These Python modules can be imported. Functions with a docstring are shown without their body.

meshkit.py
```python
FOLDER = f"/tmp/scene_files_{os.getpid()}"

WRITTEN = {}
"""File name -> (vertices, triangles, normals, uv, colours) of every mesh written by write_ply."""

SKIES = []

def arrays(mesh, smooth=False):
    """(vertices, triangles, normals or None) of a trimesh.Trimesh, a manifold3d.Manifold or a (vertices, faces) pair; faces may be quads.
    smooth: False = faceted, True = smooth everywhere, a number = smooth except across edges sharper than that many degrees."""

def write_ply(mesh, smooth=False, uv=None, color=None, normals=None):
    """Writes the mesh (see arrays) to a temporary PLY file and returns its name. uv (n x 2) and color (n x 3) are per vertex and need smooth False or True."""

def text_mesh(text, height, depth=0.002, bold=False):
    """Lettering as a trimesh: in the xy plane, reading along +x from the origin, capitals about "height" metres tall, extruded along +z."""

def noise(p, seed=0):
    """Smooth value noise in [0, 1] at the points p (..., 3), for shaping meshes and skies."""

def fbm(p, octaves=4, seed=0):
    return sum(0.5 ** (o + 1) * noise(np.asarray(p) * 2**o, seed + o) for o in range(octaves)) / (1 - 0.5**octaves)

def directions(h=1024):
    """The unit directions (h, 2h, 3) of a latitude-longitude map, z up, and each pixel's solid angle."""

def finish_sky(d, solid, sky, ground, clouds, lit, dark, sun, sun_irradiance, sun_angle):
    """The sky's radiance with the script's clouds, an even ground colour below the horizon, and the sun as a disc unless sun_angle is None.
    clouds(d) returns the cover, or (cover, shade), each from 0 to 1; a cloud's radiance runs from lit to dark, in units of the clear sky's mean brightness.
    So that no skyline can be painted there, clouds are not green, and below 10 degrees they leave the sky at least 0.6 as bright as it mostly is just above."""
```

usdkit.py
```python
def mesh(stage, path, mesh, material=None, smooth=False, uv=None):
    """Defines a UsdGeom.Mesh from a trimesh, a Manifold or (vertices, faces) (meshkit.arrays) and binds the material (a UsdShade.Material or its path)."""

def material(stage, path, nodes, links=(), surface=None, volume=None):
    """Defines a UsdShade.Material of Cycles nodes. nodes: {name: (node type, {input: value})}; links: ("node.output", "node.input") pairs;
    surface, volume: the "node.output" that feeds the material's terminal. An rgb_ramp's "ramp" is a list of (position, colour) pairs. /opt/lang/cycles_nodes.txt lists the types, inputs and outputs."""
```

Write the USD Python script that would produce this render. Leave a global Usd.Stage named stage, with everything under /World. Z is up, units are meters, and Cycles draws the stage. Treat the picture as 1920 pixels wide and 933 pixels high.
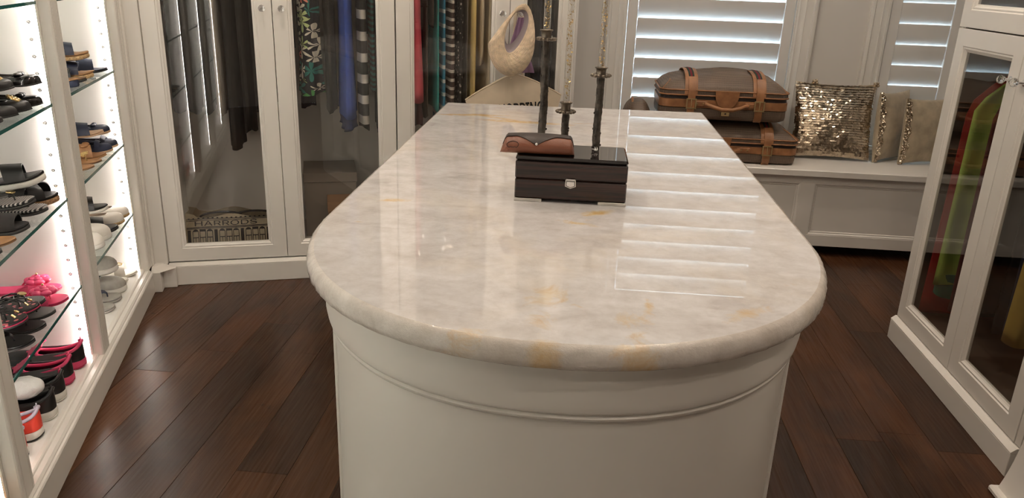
import math, random
import numpy as np, trimesh, usdkit, meshkit
import shapely
from shapely.geometry import Polygon, box as sbox
from scipy.spatial import Delaunay
from pxr import Usd, UsdGeom, UsdLux, UsdShade, Gf, Sdf, Vt

stage = Usd.Stage.CreateInMemory()
UsdGeom.SetStageUpAxis(stage, 'Z')
UsdGeom.SetStageMetersPerUnit(stage, 1.0)
UsdGeom.Xform.Define(stage, '/World')
rng = random.Random(7)
nrg = np.random.default_rng(7)

# ------------------------------------------------------------------ camera
EYE = 1.5
def _basis():
    f, cx, cy = 1470., 960., 466.5
    ray = lambda p: np.array([(p[0] - cx) / f, -(p[1] - cy) / f, -1.])
    up = -ray((812, 4600)); up /= np.linalg.norm(up)
    fw = ray((1098, -53)); fw -= up * (fw @ up); fw /= np.linalg.norm(fw)
    return np.array([np.cross(fw, up), fw, up])
B = _basis()
cam = UsdGeom.Camera.Define(stage, '/World/camera')
cam.CreateHorizontalApertureAttr(36.0)
cam.CreateVerticalApertureAttr(36.0 * 933 / 1920)
cam.CreateFocalLengthAttr(1470. * 36 / 1920)
cam.CreateClippingRangeAttr(Gf.Vec2f(0.02, 200))
M = np.eye(4); M[:3, :3] = B.T; M[3, :3] = (0, 0, EYE)
cam.AddTransformOp().Set(Gf.Matrix4d(*M.ravel().tolist()))
cam.CreateExposureAttr(0.0)

# ------------------------------------------------------------------ sky (pale overcast daylight behind the shutters)
dome = UsdLux.DomeLight.Define(stage, '/World/sky_light')
dome.CreateIntensityAttr(5.0)
dome.CreateColorAttr(Gf.Vec3f(0.60, 0.79, 1.0))
DOWNLIGHT = 350.0     # radiance of each recessed ceiling light
BULB = 560.0          # chandelier bulbs
LED = 95.0            # shelf light strips
WARM = (1.0, 0.84, 0.69)
LEDC = (1.0, 0.91, 0.84)

# ------------------------------------------------------------------ helpers: prims
_used = {}
def numbered(parent, name):
    k = _used.get((parent, name), 0)
    _used[(parent, name)] = k + 1
    return f'{parent}/{name}' if k == 0 else f'{parent}/{name}_{k:03d}'
def tag(path, label=None, cat=None, group=None, kind=None):
    p = stage.GetPrimAtPath(path)
    for k, v in (('label', label), ('category', cat), ('group', group), ('kind', kind)):
        if v: p.SetCustomDataByKey(k, v)
    return path
def thing(name, label, cat, mat4=None, group=None, kind=None):
    path = numbered('/World', name)
    x = UsdGeom.Xform.Define(stage, path)
    if mat4 is not None:
        x.AddTransformOp().Set(Gf.Matrix4d(*np.asarray(mat4, float).T.ravel().tolist()))
    return tag(path, label, cat, group, kind)
def part(parent, name, mesh, mat, label=None, smooth=35, kind=None):
    path = numbered(parent, name)
    usdkit.mesh(stage, path, mesh, mat, smooth=smooth)
    tag(path, label, kind=kind)
    return path
def solo(name, mesh, mat, label, cat, group=None, kind=None, smooth=35):
    path = part('/World', name, mesh, mat, smooth=smooth)
    return tag(path, label, cat, group, kind)
def copy(src, label, mat4, group=None, cat=None):
    was = stage.GetPrimAtPath(src).GetCustomData()
    base = src.split('/')[-1]
    if base[-4:-3] == '_' and base[-3:].isdigit(): base = base[:-4]
    p = thing(base, label, cat or was.get('category'), mat4, group or was.get('group'))
    pr = stage.GetPrimAtPath(p)
    pr.GetReferences().AddInternalReference(src)
    pr.SetInstanceable(True)
    return p
def struct(name, mesh, mat, smooth=35):
    return tag(part('/World', name, mesh, mat, smooth=smooth), kind='structure')

# ------------------------------------------------------------------ helpers: transforms
def T(x, y, z, rz=0., ry=0., rx=0.):
    a, b, c = np.radians([rz, ry, rx])
    Rz = np.array([[math.cos(a), -math.sin(a), 0], [math.sin(a), math.cos(a), 0], [0, 0, 1]])
    Ry = np.array([[math.cos(b), 0, math.sin(b)], [0, 1, 0], [-math.sin(b), 0, math.cos(b)]])
    Rx = np.array([[1, 0, 0], [0, math.cos(c), -math.sin(c)], [0, math.sin(c), math.cos(c)]])
    m = np.eye(4); m[:3, :3] = Rz @ Ry @ Rx; m[:3, 3] = (x, y, z)
    return m
# the shoe wall and the wardrobes stand in a frame turned 18.5 degrees: u along the wardrobe doors, v into the wardrobe
TH = 18.5
LF = T(-1.880, 3.386, 0, TH)
def L(u, v, z, rz=0., ry=0., rx=0.):
    return LF @ T(u, v, z, rz, ry, rx)
def Lp(u, v):
    return (LF @ np.array([u, v, 0, 1.]))[:2]

# ------------------------------------------------------------------ helpers: meshes
def cat(*ms):
    return trimesh.util.concatenate([m for m in ms if m is not None])
def bx(x0, x1, y0, y1, z0, z1, b=0.0):
    x0, x1 = min(x0, x1), max(x0, x1); y0, y1 = min(y0, y1), max(y0, y1); z0, z1 = min(z0, z1), max(z0, z1)
    if b <= 0:
        m = trimesh.creation.box([x1 - x0, y1 - y0, z1 - z0]); m.apply_translation([(x0 + x1) / 2, (y0 + y1) / 2, (z0 + z1) / 2]); return m
    P = []
    for sx in (0, 1):
        for sy in (0, 1):
            for sz in (0, 1):
                c = np.array([(x0, x1)[sx], (y0, y1)[sy], (z0, z1)[sz]])
                s = np.array([1 - 2 * sx, 1 - 2 * sy, 1 - 2 * sz]) * b
                for k in range(3):
                    q = c + s; q[k] = c[k]; P.append(q)
    return trimesh.convex.convex_hull(np.array(P))
def prism(poly, z0, z1):
    m = trimesh.creation.extrude_polygon(poly, z1 - z0, engine='earcut'); m.apply_translation([0, 0, z0]); return m
def grid_faces(n, m, closed):
    F = []
    mm = m if closed else m - 1
    i, j = np.meshgrid(np.arange(n - 1), np.arange(mm), indexing='ij')
    a = i * m + j; b = i * m + (j + 1) % m; c = (i + 1) * m + (j + 1) % m; d = (i + 1) * m + j
    a, b, c, d = (q.ravel() for q in (a, b, c, d))
    return np.vstack([np.stack([a, b, c], 1), np.stack([a, c, d], 1)])
def loft(rings, caps=True):
    R = np.asarray(rings, float); n, m, _ = R.shape
    V = R.reshape(-1, 3); F = grid_faces(n, m, True)
    if caps:
        V = np.vstack([V, R[0].mean(0), R[-1].mean(0)]); c0, c1 = n * m, n * m + 1
        j = np.arange(m); k = (j + 1) % m
        F = np.vstack([F, np.stack([k, j, np.full(m, c0)], 1), np.stack([(n - 1) * m + j, (n - 1) * m + k, np.full(m, c1)], 1)])
    t = trimesh.Trimesh(V, F, process=False)
    if caps and t.volume < 0: t.invert()
    return t
def tube(path, r, n=8, caps=True, flat=1.0):
    P = np.asarray(path, float); k = len(P)
    r = np.broadcast_to(np.asarray(r, float), (k,))
    tg = np.gradient(P, axis=0); tg /= np.linalg.norm(tg, axis=1, keepdims=True) + 1e-12
    a = np.array([0, 0, 1.]) if abs(tg[0][2]) < .9 else np.array([1., 0, 0])
    rings = []
    u = np.cross(tg[0], a); u /= np.linalg.norm(u)
    for i in range(k):
        u = u - tg[i] * (u @ tg[i]); u /= np.linalg.norm(u); w = np.cross(tg[i], u)
        th = np.linspace(0, 2 * np.pi, n, endpoint=False)
        rings.append(P[i] + r[i] * (np.cos(th)[:, None] * u + flat * np.sin(th)[:, None] * w))
    return loft(rings, caps)
def lathe(profile, n=24, caps=True):
    P = np.asarray(profile, float); th = np.linspace(0, 2 * np.pi, n, endpoint=False)
    return loft([np.stack([r * np.cos(th), r * np.sin(th), np.full(n, z)], 1) for r, z in P], caps)
def ell(c, r, sub=2):
    m = trimesh.creation.icosphere(sub, 1.0); m.apply_scale(r if np.ndim(r) else [r] * 3); m.apply_translation(c); return m
def sheet(P, th):
    """a grid of points (n,m,3) made solid, th thick"""
    P = np.asarray(P, float); n, m, _ = P.shape
    du = np.gradient(P, axis=0); dv = np.gradient(P, axis=1)
    N = np.cross(du, dv); N /= np.linalg.norm(N, axis=2, keepdims=True) + 1e-12
    A, Bk = P + N * th / 2, P - N * th / 2
    V = np.vstack([A.reshape(-1, 3), Bk.reshape(-1, 3)]); F = grid_faces(n, m, False); o = n * m
    F2 = F[:, ::-1] + o
    border = list(range(m)) + [i * m + m - 1 for i in range(1, n)] + [(n - 1) * m + j for j in range(m - 2, -1, -1)] + [i * m for i in range(n - 2, 0, -1)]
    E = []
    for i in range(len(border)):
        a, b = border[i], border[(i + 1) % len(border)]
        E += [[b, a, a + o], [b, a + o, b + o]]
    t = trimesh.Trimesh(V, np.vstack([F, F2, E]), process=False)
    return t
def rect_loop(x0, x1, z0, z1, prof, axis='xz'):
    """a mitred frame round a rectangle; prof: closed list of (inset from the outer edge, depth y)"""
    R = []
    for cx, cz, sx, sz in ((x0, z0, 1, 1), (x1, z0, -1, 1), (x1, z1, -1, -1), (x0, z1, 1, -1)):
        R.append([(cx + sx * d, y, cz + sz * d) for d, y in prof])
    R.append(R[0])
    R = np.array(R, float)
    t = trimesh.Trimesh(R.reshape(-1, 3), grid_faces(5, R.shape[1], True), process=True)
    trimesh.repair.fix_normals(t)
    return t
def moved(m, mat4):
    m = m.copy(); m.apply_transform(mat4); return m

# ------------------------------------------------------------------ materials
LK = '/World/Looks'
UsdGeom.Scope.Define(stage, LK)
def mat(name, nodes, links=(), surface='p.BSDF'):
    return usdkit.material(stage, f'{LK}/{name}', nodes, links, surface=surface)
def plain(name, c, rough=0.5, metal=0.0, noise=None, var=0.12, bump=0.0, bscale=300, **kw):
    """a principled surface; noise: scale of a slight tone variation, bump: fine relief"""
    nodes = {'p': ('principled_bsdf', {'base_color': c, 'roughness': rough, 'metallic': metal, **kw})}
    links = []
    if noise or bump: nodes['g'] = ('geometry', {})
    if noise:
        nodes['n'] = ('noise_texture', {'scale': noise, 'detail': 3})
        lo = tuple(max(0, x * (1 - var)) for x in c); hi = tuple(min(1, x * (1 + var)) for x in c)
        nodes['r'] = ('rgb_ramp', {'ramp': [(0.3, lo), (0.7, hi)]})
        links += [('g.position', 'n.vector'), ('n.fac', 'r.fac'), ('r.color', 'p.base_color')]
    if bump:
        nodes['bn'] = ('noise_texture', {'scale': bscale, 'detail': 2})
        nodes['b'] = ('bump', {'strength': bump, 'distance': 0.002})
        links += [('g.position', 'bn.vector'), ('bn.fac', 'b.height'), ('b.normal', 'p.normal')]
    return mat(name, nodes, links)
def glow(name, c, s):
    return mat(name, {'e': ('emission', {'color': c, 'strength': s})}, surface='e.emission')
def stripes(name, c1, c2, period, duty=0.5, axis='z', rough=0.8, wob=0.0, warp=0.0):
    nodes = {'g': ('geometry', {}), 's': ('separate_xyz', {}), 'm': ('math', {'math_type': 'multiply_add', 'value2': 1.0 / period, 'value3': 0.0}),
             'f': ('math', {'math_type': 'fraction'}), 'r': ('rgb_ramp', {'ramp': [(0, c1), (duty, c2)], 'interpolate': False}), 'p': ('principled_bsdf', {'roughness': rough})}
    links = [('g.position', 's.vector'), (f's.{axis}', 'm.value1'), ('m.value', 'f.value1'), ('f.value', 'r.fac'), ('r.color', 'p.base_color')]
    if warp:
        nodes['n'] = ('noise_texture', {'scale': 7.0, 'detail': 1}); nodes['w'] = ('math', {'math_type': 'multiply', 'value2': warp})
        links += [('g.position', 'n.vector'), ('n.fac', 'w.value1'), ('w.value', 'm.value3')]
    return mat(name, nodes, links)

WHITE = plain('white_lacquer', (0.80, 0.77, 0.72), 0.32, noise=1.5, var=0.02)
TRIMW = plain('white_trim', (0.78, 0.755, 0.71), 0.4, noise=1.5, var=0.02)
SHUT = plain('shutter_paint', (0.74, 0.72, 0.69), 0.45)
WALL = plain('wall_paint', (0.70, 0.67, 0.63), 0.7)
CEIL = plain('ceiling_paint', (0.80, 0.78, 0.74), 0.8)
INSIDE = plain('cabinet_inside', (0.82, 0.80, 0.77), 0.45)
CHROME = plain('chrome', (0.85, 0.85, 0.85), 0.12, 1.0)
STEEL = plain('brushed_steel', (0.72, 0.70, 0.66), 0.28, 1.0)
GOLD = plain('gold_metal', (0.90, 0.68, 0.32), 0.22, 1.0)
BRASS = plain('brass', (0.80, 0.62, 0.33), 0.25, 1.0)
BLACKGAP = plain('dark_gap', (0.03, 0.028, 0.025), 0.8)
def pane(name, tint, refl=1.0, rough=0.0, f0=0.035):
    return mat(name, {'t': ('transparent_bsdf', {'color': tint}), 'gl': ('glossy_bsdf', {'color': (refl,) * 3, 'roughness': rough}), 'lw': ('layer_weight', {'blend': 0.5}),
                      'pw': ('math', {'math_type': 'power', 'value2': 5.0}), 'f': ('math', {'math_type': 'multiply_add', 'value2': 0.9, 'value3': f0}), 'm': ('mix_closure', {})},
               [('lw.facing', 'pw.value1'), ('pw.value', 'f.value1'), ('f.value', 'm.fac'), ('t.BSDF', 'm.closure1'), ('gl.BSDF', 'm.closure2')], 'm.closure')
PANE = pane('door_glass', (0.96, 0.955, 0.94), f0=0.05)
WPANE = pane('window_glass', (0.95, 0.97, 0.97))
SHELFG = pane('shelf_glass', (0.95, 0.985, 0.975))
EDGEG = plain('shelf_glass_edge', (0.015, 0.12, 0.11), 0.12)
CRYSTAL = mat('crystal', {'p': ('principled_bsdf', {'base_color': (1, 1, 1), 'roughness': 0.0, 'ior': 1.6, 'transmission_weight': 1.0})})
LEDM = glow('led_strip', LEDC, LED)
LENS = glow('downlight_lens', WARM, DOWNLIGHT)
BULBM = glow('candle_bulb', WARM, BULB)

# ================================================================== THE ROOM
ZC = 2.75
P1, P2 = Lp(-.53, .66), Lp(1.99, .66)
P3, P4, P5 = np.array([-.30, 4.9]), np.array([2.42, 4.9]), np.array([2.42, -1.5])
vv = (-1.5 - (3.386 - .53 * math.sin(math.radians(TH)))) / math.cos(math.radians(TH))
P6 = Lp(-.53, vv)
ROOM = Polygon([P1, P2, P3, P4, P5, P6])

def wall_seg(a, b, t=.12, z0=0, z1=ZC, ext=0.0):
    a, b = np.array(a), np.array(b); d = (b - a) / np.linalg.norm(b - a); n = np.array([-d[1], d[0]])
    a, b = a - d * ext, b + d * ext
    return prism(Polygon([a, b, b + n * t, a + n * t]), z0, z1)

# floor: dark planks running towards the window, each a board of its own
def plank_mat(i, base, dark, red):
    return mat(f'dark_plank_{"abcdef"[i]}', {
        'g': ('geometry', {}), 'oi': ('object_info', {}),
        'ofs': ('vector_math', {'math_type': 'multiply_add', 'vector2': (2.2, 0.8, 1), 'vector3': (7.3 * i, 3.1 * i, 0)}),
        'n1': ('noise_texture', {'scale': 2.2, 'detail': 5, 'roughness': 0.62, 'distortion': 0.8}),
        'r1': ('rgb_ramp', {'ramp': [(0.28, dark), (0.5, base), (0.72, red)]}),
        'fine': ('vector_math', {'math_type': 'multiply', 'vector2': (60.0, 2.2, 1)}),
        'n2': ('noise_texture', {'scale': 2.0, 'detail': 3}),
        'r2': ('rgb_ramp', {'ramp': [(0.3, (0.94,) * 3), (0.7, (1.04,) * 3)]}),
        'mul': ('mix', {'mix_type': 'multiply', 'fac': 0.7}),
        'ks': ('vector_math', {'math_type': 'multiply', 'vector2': (2.6, 1.5, 1)}),
        'kn': ('noise_texture', {'scale': 2.3, 'detail': 4, 'roughness': 0.7, 'distortion': 1.4}),
        'kr': ('rgb_ramp', {'ramp': [(0.66, (0, 0, 0)), (0.76, (1, 1, 1))]}),
        'mk': ('mix', {'mix_type': 'mix', 'color2': (0.010, 0.006, 0.004)}),
        'rr': ('map_range', {'from_min': 0.3, 'from_max': 0.7, 'to_min': 0.24, 'to_max': 0.34}),
        'b': ('bump', {'strength': 0.01, 'distance': 0.002}),
        'p': ('principled_bsdf', {'ior': 1.45, 'specular_ior_level': 0.28})},
        [('g.position', 'ofs.vector1'), ('ofs.vector', 'n1.vector'), ('n1.fac', 'r1.fac'), ('g.position', 'fine.vector1'), ('fine.vector', 'n2.vector'), ('n2.fac', 'r2.fac'),
         ('r1.color', 'mul.color1'), ('r2.color', 'mul.color2'), ('g.position', 'ks.vector1'), ('ks.vector', 'kn.vector'), ('kn.fac', 'kr.fac'), ('kr.color', 'mk.fac'),
         ('mul.color', 'mk.color1'), ('mk.color', 'p.base_color'), ('n2.fac', 'rr.value'), ('rr.result', 'p.roughness'), ('n2.fac', 'b.height'), ('b.normal', 'p.normal')])
PL = [plank_mat(0, (.066, .028, .013), (.028, .013, .008), (.100, .041, .017)), plank_mat(1, (.052, .024, .012), (.023, .012, .008), (.078, .034, .015)),
      plank_mat(2, (.084, .034, .014), (.036, .016, .009), (.120, .050, .020)), plank_mat(3, (.042, .020, .011), (.020, .011, .007), (.064, .029, .014))]
SUB = plain('subfloor', (0.02, 0.013, 0.01), 0.8)
floor = struct('floor', prism(ROOM, -.06, -.014), SUB)
PW = .1635
x = -1.4815 - PW * 8
while x < 2.45:
    y = -1.6 + rng.uniform(-.8, 0)
    while y < 5.0:
        ln = rng.uniform(.9, 1.9)
        g = .0004
        poly = sbox(x + g, y + g, x + PW - g, y + ln - g).intersection(ROOM)
        if poly.area > .004 and poly.geom_type == 'Polygon':
            c = np.array(poly.exterior.coords)[:-1]
            if Polygon(c).exterior.is_ccw is False: c = c[::-1]
            ins = np.array(poly.buffer(-.0012, join_style=2).exterior.coords)[:-1]
            if len(ins) == len(c):
                if not Polygon(ins).exterior.is_ccw: ins = ins[::-1]
                k = np.argmin(np.linalg.norm(ins - c[0], axis=1)); ins = np.roll(ins, -k, axis=0)
                R = [np.c_[c, np.full(len(c), -.014)], np.c_[c, np.full(len(c), -.0010)], np.c_[ins, np.zeros(len(c))]]
                m = loft(R)
            else:
                m = prism(poly, -.014, 0)
            part(floor, 'plank', m, PL[rng.choice([0, 0, 1, 1, 2, 3])], smooth=False)
        y += ln
    x += PW
DOWN = ((.60, 1.50), (-.75, 1.75), (1.45, 3.9), (.45, 4.0), (1.30, 2.75), (-1.15, 2.85), (.35, -.5), (.95, .1))  # first one shows mirrored in the counter; most others are added for brightness
_c = ROOM.buffer(.15)
for q in DOWN: _c = _c.difference(shapely.Point(q).buffer(.0575, 16))
struct('ceiling', prism(_c, ZC, ZC + .02), CEIL, smooth=False)
# walls; the window wall has two openings
W1 = (.25, 1.247, .55, 2.52); W2 = (1.756, 2.196, .55, 2.52)
wallpoly = sbox(-.42, 0, 2.54, ZC).difference(sbox(W1[0], W1[2], W1[1], W1[3])).difference(sbox(W2[0], W2[2], W2[1], W2[3]))
wm = prism(wallpoly, 0, .16)
wm.apply_transform(np.array([[1, 0, 0, 0], [0, 0, -1, 4.9 + .16], [0, 1, 0, 0], [0, 0, 0, 1.]]))
struct('wall_back', wm, WALL, smooth=False)
struct('wall_right', bx(2.42, 2.54, -1.5, 4.9, 0, ZC), WALL)
struct('wall_front', bx(P6[0] - .12, 2.54, -1.62, -1.5, 0, ZC), WALL)
struct('wall_left', wall_seg(P1, P6, -.12, ext=.05), WALL, smooth=False)
struct('wall_corner', wall_seg(P2, P1, -.12, ext=.05), WALL, smooth=False)
struct('wall_return', wall_seg(P3, P2, -.12, ext=.03), WALL, smooth=False)
# ground outside, seen only through the slits of the shutters
struct('ground', bx(-15, 15, 5.2, 40, -.5, -.4), plain('pale_paving', (.55, .54, .52), .9, noise=3))

# ---- windows with plantation shutters
def casing_profile(w, d=.03):
    return [(0, 0), (0, -d * .9), (.008, -d * 1.1), (.02, -d * 1.1), (.026, -d * .75), (w * .55, -d * .7), (w * .60, -d * .85), (w * .72, -d * .55), (w * .85, -d * .5), (w * .9, -d * .62), (w, -d * .5), (w, 0)]
def make_window(Wn, alpha, nlouver, zl0, spacing, chord, name):
    x0, x1, z0, z1 = Wn
    # frame lining the opening
    w = tag(part('/World', name, rect_loop(x0, x1, z0, z1, [(0, 4.895), (0, 5.06), (.012, 5.06), (.012, 4.895)]), TRIMW, smooth=False), kind='structure')
    part(w, 'sash', cat(rect_loop(x0 + .012, x1 - .012, z0 + .012, z1 - .012, [(0, 5.0), (0, 5.04), (.045, 5.04), (.045, 5.0)]), bx(x0 + .05, x1 - .05, 5.005, 5.035, 1.52, 1.56)), TRIMW, smooth=False)
    part(w, 'pane', bx(x0 + .055, x1 - .055, 5.018, 5.022, z0 + .055, z1 - .055), WPANE, smooth=False)
    gp = .0035
    a, b, c, d = x0 + .012 + gp, x1 - .012 - gp, z0 + .016, z1 - .016
    st = .058
    sh = part(w, 'shutter_panel', cat(bx(a, a + st, 4.902, 4.932, c, d, .002), bx(b - st, b, 4.902, 4.932, c, d, .002), bx(a + st, b - st, 4.903, 4.931, c, c + .09, .002), bx(a + st, b - st, 4.903, 4.931, d - .086, d, .002)), SHUT, smooth=False)
    n = 20
    th = np.linspace(0, 2 * np.pi, n, endpoint=False)
    prof = np.stack([np.cos(th) * chord / 2, np.sin(th) * .0052], 1)
    ca, sa = math.cos(alpha), math.sin(alpha)
    # room-side edge up, outer edge down
    zz, yy = prof[:, 0] * ca + prof[:, 1] * sa, -prof[:, 0] * sa + prof[:, 1] * ca
    lx0, lx1 = a + st + .0015, b - st - .0015
    for k in range(nlouver):
        zc = zl0 + k * spacing
        if zc - chord / 2 * ca < c + .09 or zc + chord / 2 * ca > d - .082: continue
        R = [np.stack([np.full(n, xx), 4.917 + yy, zc + zz], 1) for xx in (lx0, lx1)]
        part(sh, 'louver', loft(R), SHUT, smooth=40)
    return w
# louvers: upper room-side edges measured at .797 + .1155 k
make_window(W1, math.radians(14), 18, .797 - .0592 - .1155 * 2, .1155, .122, 'window_1')
make_window(W2, math.radians(7.5), 18, .930 - .0607 - .1175 * 3, .1175, .1225, 'window_2')
for k, Wn in enumerate((W1, W2)):
    x0, x1, z0, z1 = Wn
    cw = .112
    struct(f'trim_{k + 1}', rect_loop(x0 - cw + .006, x1 + cw - .006, z0 - cw, z1 + cw, [(dd, 4.9 + yy) for dd, yy in casing_profile(cw)]), TRIMW, smooth=50)

# ================================================================== ISLAND
def island_outline(inset=0.0, N=90, yback=(3.30, 3.357)):
    hw, D, n, cx = .545, .60, 2.15, -.013
    th = np.linspace(-np.pi / 2, np.pi / 2, N)
    sx = np.sign(np.sin(th)) * np.abs(np.sin(th)) ** (2 / n); sy = np.abs(np.cos(th)) ** (2 / n)
    pts = np.stack([cx + hw * sx, 1.07 + D - D * sy], 1)
    pts = np.vstack([pts, [[cx + hw, yback[1]], [cx - hw, yback[0]]]])
    p = Polygon(pts)
    if inset: p = p.buffer(-inset, join_style=2, mitre_limit=3)
    return p
def resample(p, step):
    r = p.exterior; n = max(60, int(r.length / step))
    pts = np.array([r.interpolate(i / n, normalized=True).coords[0] for i in range(n)])
    if not r.is_ccw: pts = pts[::-1]
    return pts
def band(p0, z0, z1, prof=None, step=.02):
    """solid band round the island's outline; prof: list of (extra inset, z)"""
    return loft([np.c_[resample(island_outline(d), step), np.full(len(resample(island_outline(d), step)), z)] for d, z in prof])
def ring_loop(d, n=260):
    p = island_outline(d); r = p.exterior
    # parametrise by the angle from a fixed inner spine so that loops of different inset match
    base = island_outline(0.0).exterior
    pts = []
    for i in range(n):
        q = np.array(base.interpolate(i / n, normalized=True).coords[0])
        pts.append(np.array(r.interpolate(r.project(shapely.Point(q))).coords[0]))
    pts = np.array(pts)
    if not base.is_ccw: pts = pts[::-1]
    return pts
def loop_solid(prof, n=260):
    R = []
    cache = {}
    for d, z in prof:
        if d not in cache: cache[d] = ring_loop(d, n)
        R.append(np.c_[cache[d], np.full(n, z)])
    return loft(R)
ISL = thing('island_cabinet', 'white painted closet island cabinet with a rounded bow end', 'cabinet', kind=None)
part(ISL, 'body', loop_solid([(.052, .0), (.052, .828)]), WHITE, smooth=30)
part(ISL, 'frieze', loop_solid([(.046, .826), (.036, .834), (.034, .845), (.034, .9225)]), WHITE, smooth=30)
part(ISL, 'bead_molding', loop_solid([(.052, .808), (.045, .810), (.041, .815), (.041, .818), (.0455, .8225), (.040, .8255), (.0365, .830), (.0365, .834), (.041, .8385), (.046, .839)]), WHITE, smooth=40)
part(ISL, 'plinth', loop_solid([(.046, .0005), (.046, .085), (.053, .094)]), WHITE, smooth=30)
# upright corner beads where the bow meets the flat sides
for sx in (-1, 1):
    bp = ring_loop(.052, 800)
    sel = bp[(bp[:, 0] * sx > 0)]; q = sel[np.argmin(abs(sel[:, 1] - 1.47))]
    part(ISL, 'corner_bead', tube([(q[0], q[1], .094), (q[0], q[1], .45), (q[0], q[1], .809)], .007, 10), WHITE, smooth=60)
for sx in (-1, 1):   # flat side doors of the island
    for k in range(3):
        ya, yb2 = 1.72 + k * .51, 2.21 + k * .51
        xs = -.013 + sx * (.545 - .052)
        m = rect_loop(ya, yb2, .12, .80, [(0, 0), (0, -.012), (.065, -.012), (.075, -.004), (.075, 0)])
        m.apply_transform(np.array([[0, sx * -1.0, 0, xs], [1, 0, 0, 0], [0, 0, 1, 0], [0, 0, 0, 1.]]))
        trimesh.repair.fix_normals(m)
        part(ISL, 'side_panel', m, WHITE, smooth=False)

# countertop: quartzite slab, polished top, rough chiselled edge
def counter_mesh():
    n = 640
    lp = {d: ring_loop(d, n) for d in (0.0, .004, .009, .016)}
    prof = [(.009, .923), (.0, .929), (.0, .938), (.0, .947), (.004, .957), (.009, .9625), (.016, .965)]
    R = []
    for d, z in prof:
        P = np.c_[lp[d], np.full(n, z)]
        if z < .9649:
            rough = (meshkit.fbm(P * 70, 3, 3) - .5) * .0034 + (meshkit.noise(P * 150, 8) - .5) * .0022
            if z > .96: rough *= .25
            c = P[:, :2] - np.array([-.013, 2.1]); 
            tgt = np.roll(P[:, :2], -1, 0) - np.roll(P[:, :2], 1, 0); nn = np.stack([tgt[:, 1], -tgt[:, 0]], 1); nn /= np.linalg.norm(nn, axis=1, keepdims=True)
            P[:, :2] += nn * (rough - .001)[:, None]
        R.append(P)
    side = loft(R, caps=False)
    # top: fine triangulation
    rim = R[-1][:, :2]; poly = Polygon(rim)
    gx, gy = np.meshgrid(np.arange(-.6, .6, .014), np.arange(1.0, 3.4, .014)); g = np.stack([gx.ravel(), gy.ravel()], 1)
    inner = poly.buffer(-.008)
    g = g[shapely.contains_xy(inner, g[:, 0], g[:, 1])]
    A = np.vstack([rim, g]); tri = Delaunay(A).simplices
    cen = A[tri].mean(1); tri = tri[shapely.contains_xy(poly.buffer(1e-6), cen[:, 0], cen[:, 1])]
    v = A[tri]; cr = np.cross(v[:, 1] - v[:, 0], v[:, 2] - v[:, 0]); tri[cr < 0] = tri[cr < 0][:, ::-1]
    top = trimesh.Trimesh(np.c_[A, np.full(len(A), .965)], tri, process=False)
    bot = R[0]
    bm = trimesh.Trimesh(np.vstack([bot, [[-.013, 2.2, .923]]]), [[(i + 1) % n, i, n] for i in range(n)], process=False)
    return side, top, bm
cs, ct, cb = counter_mesh()
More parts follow.
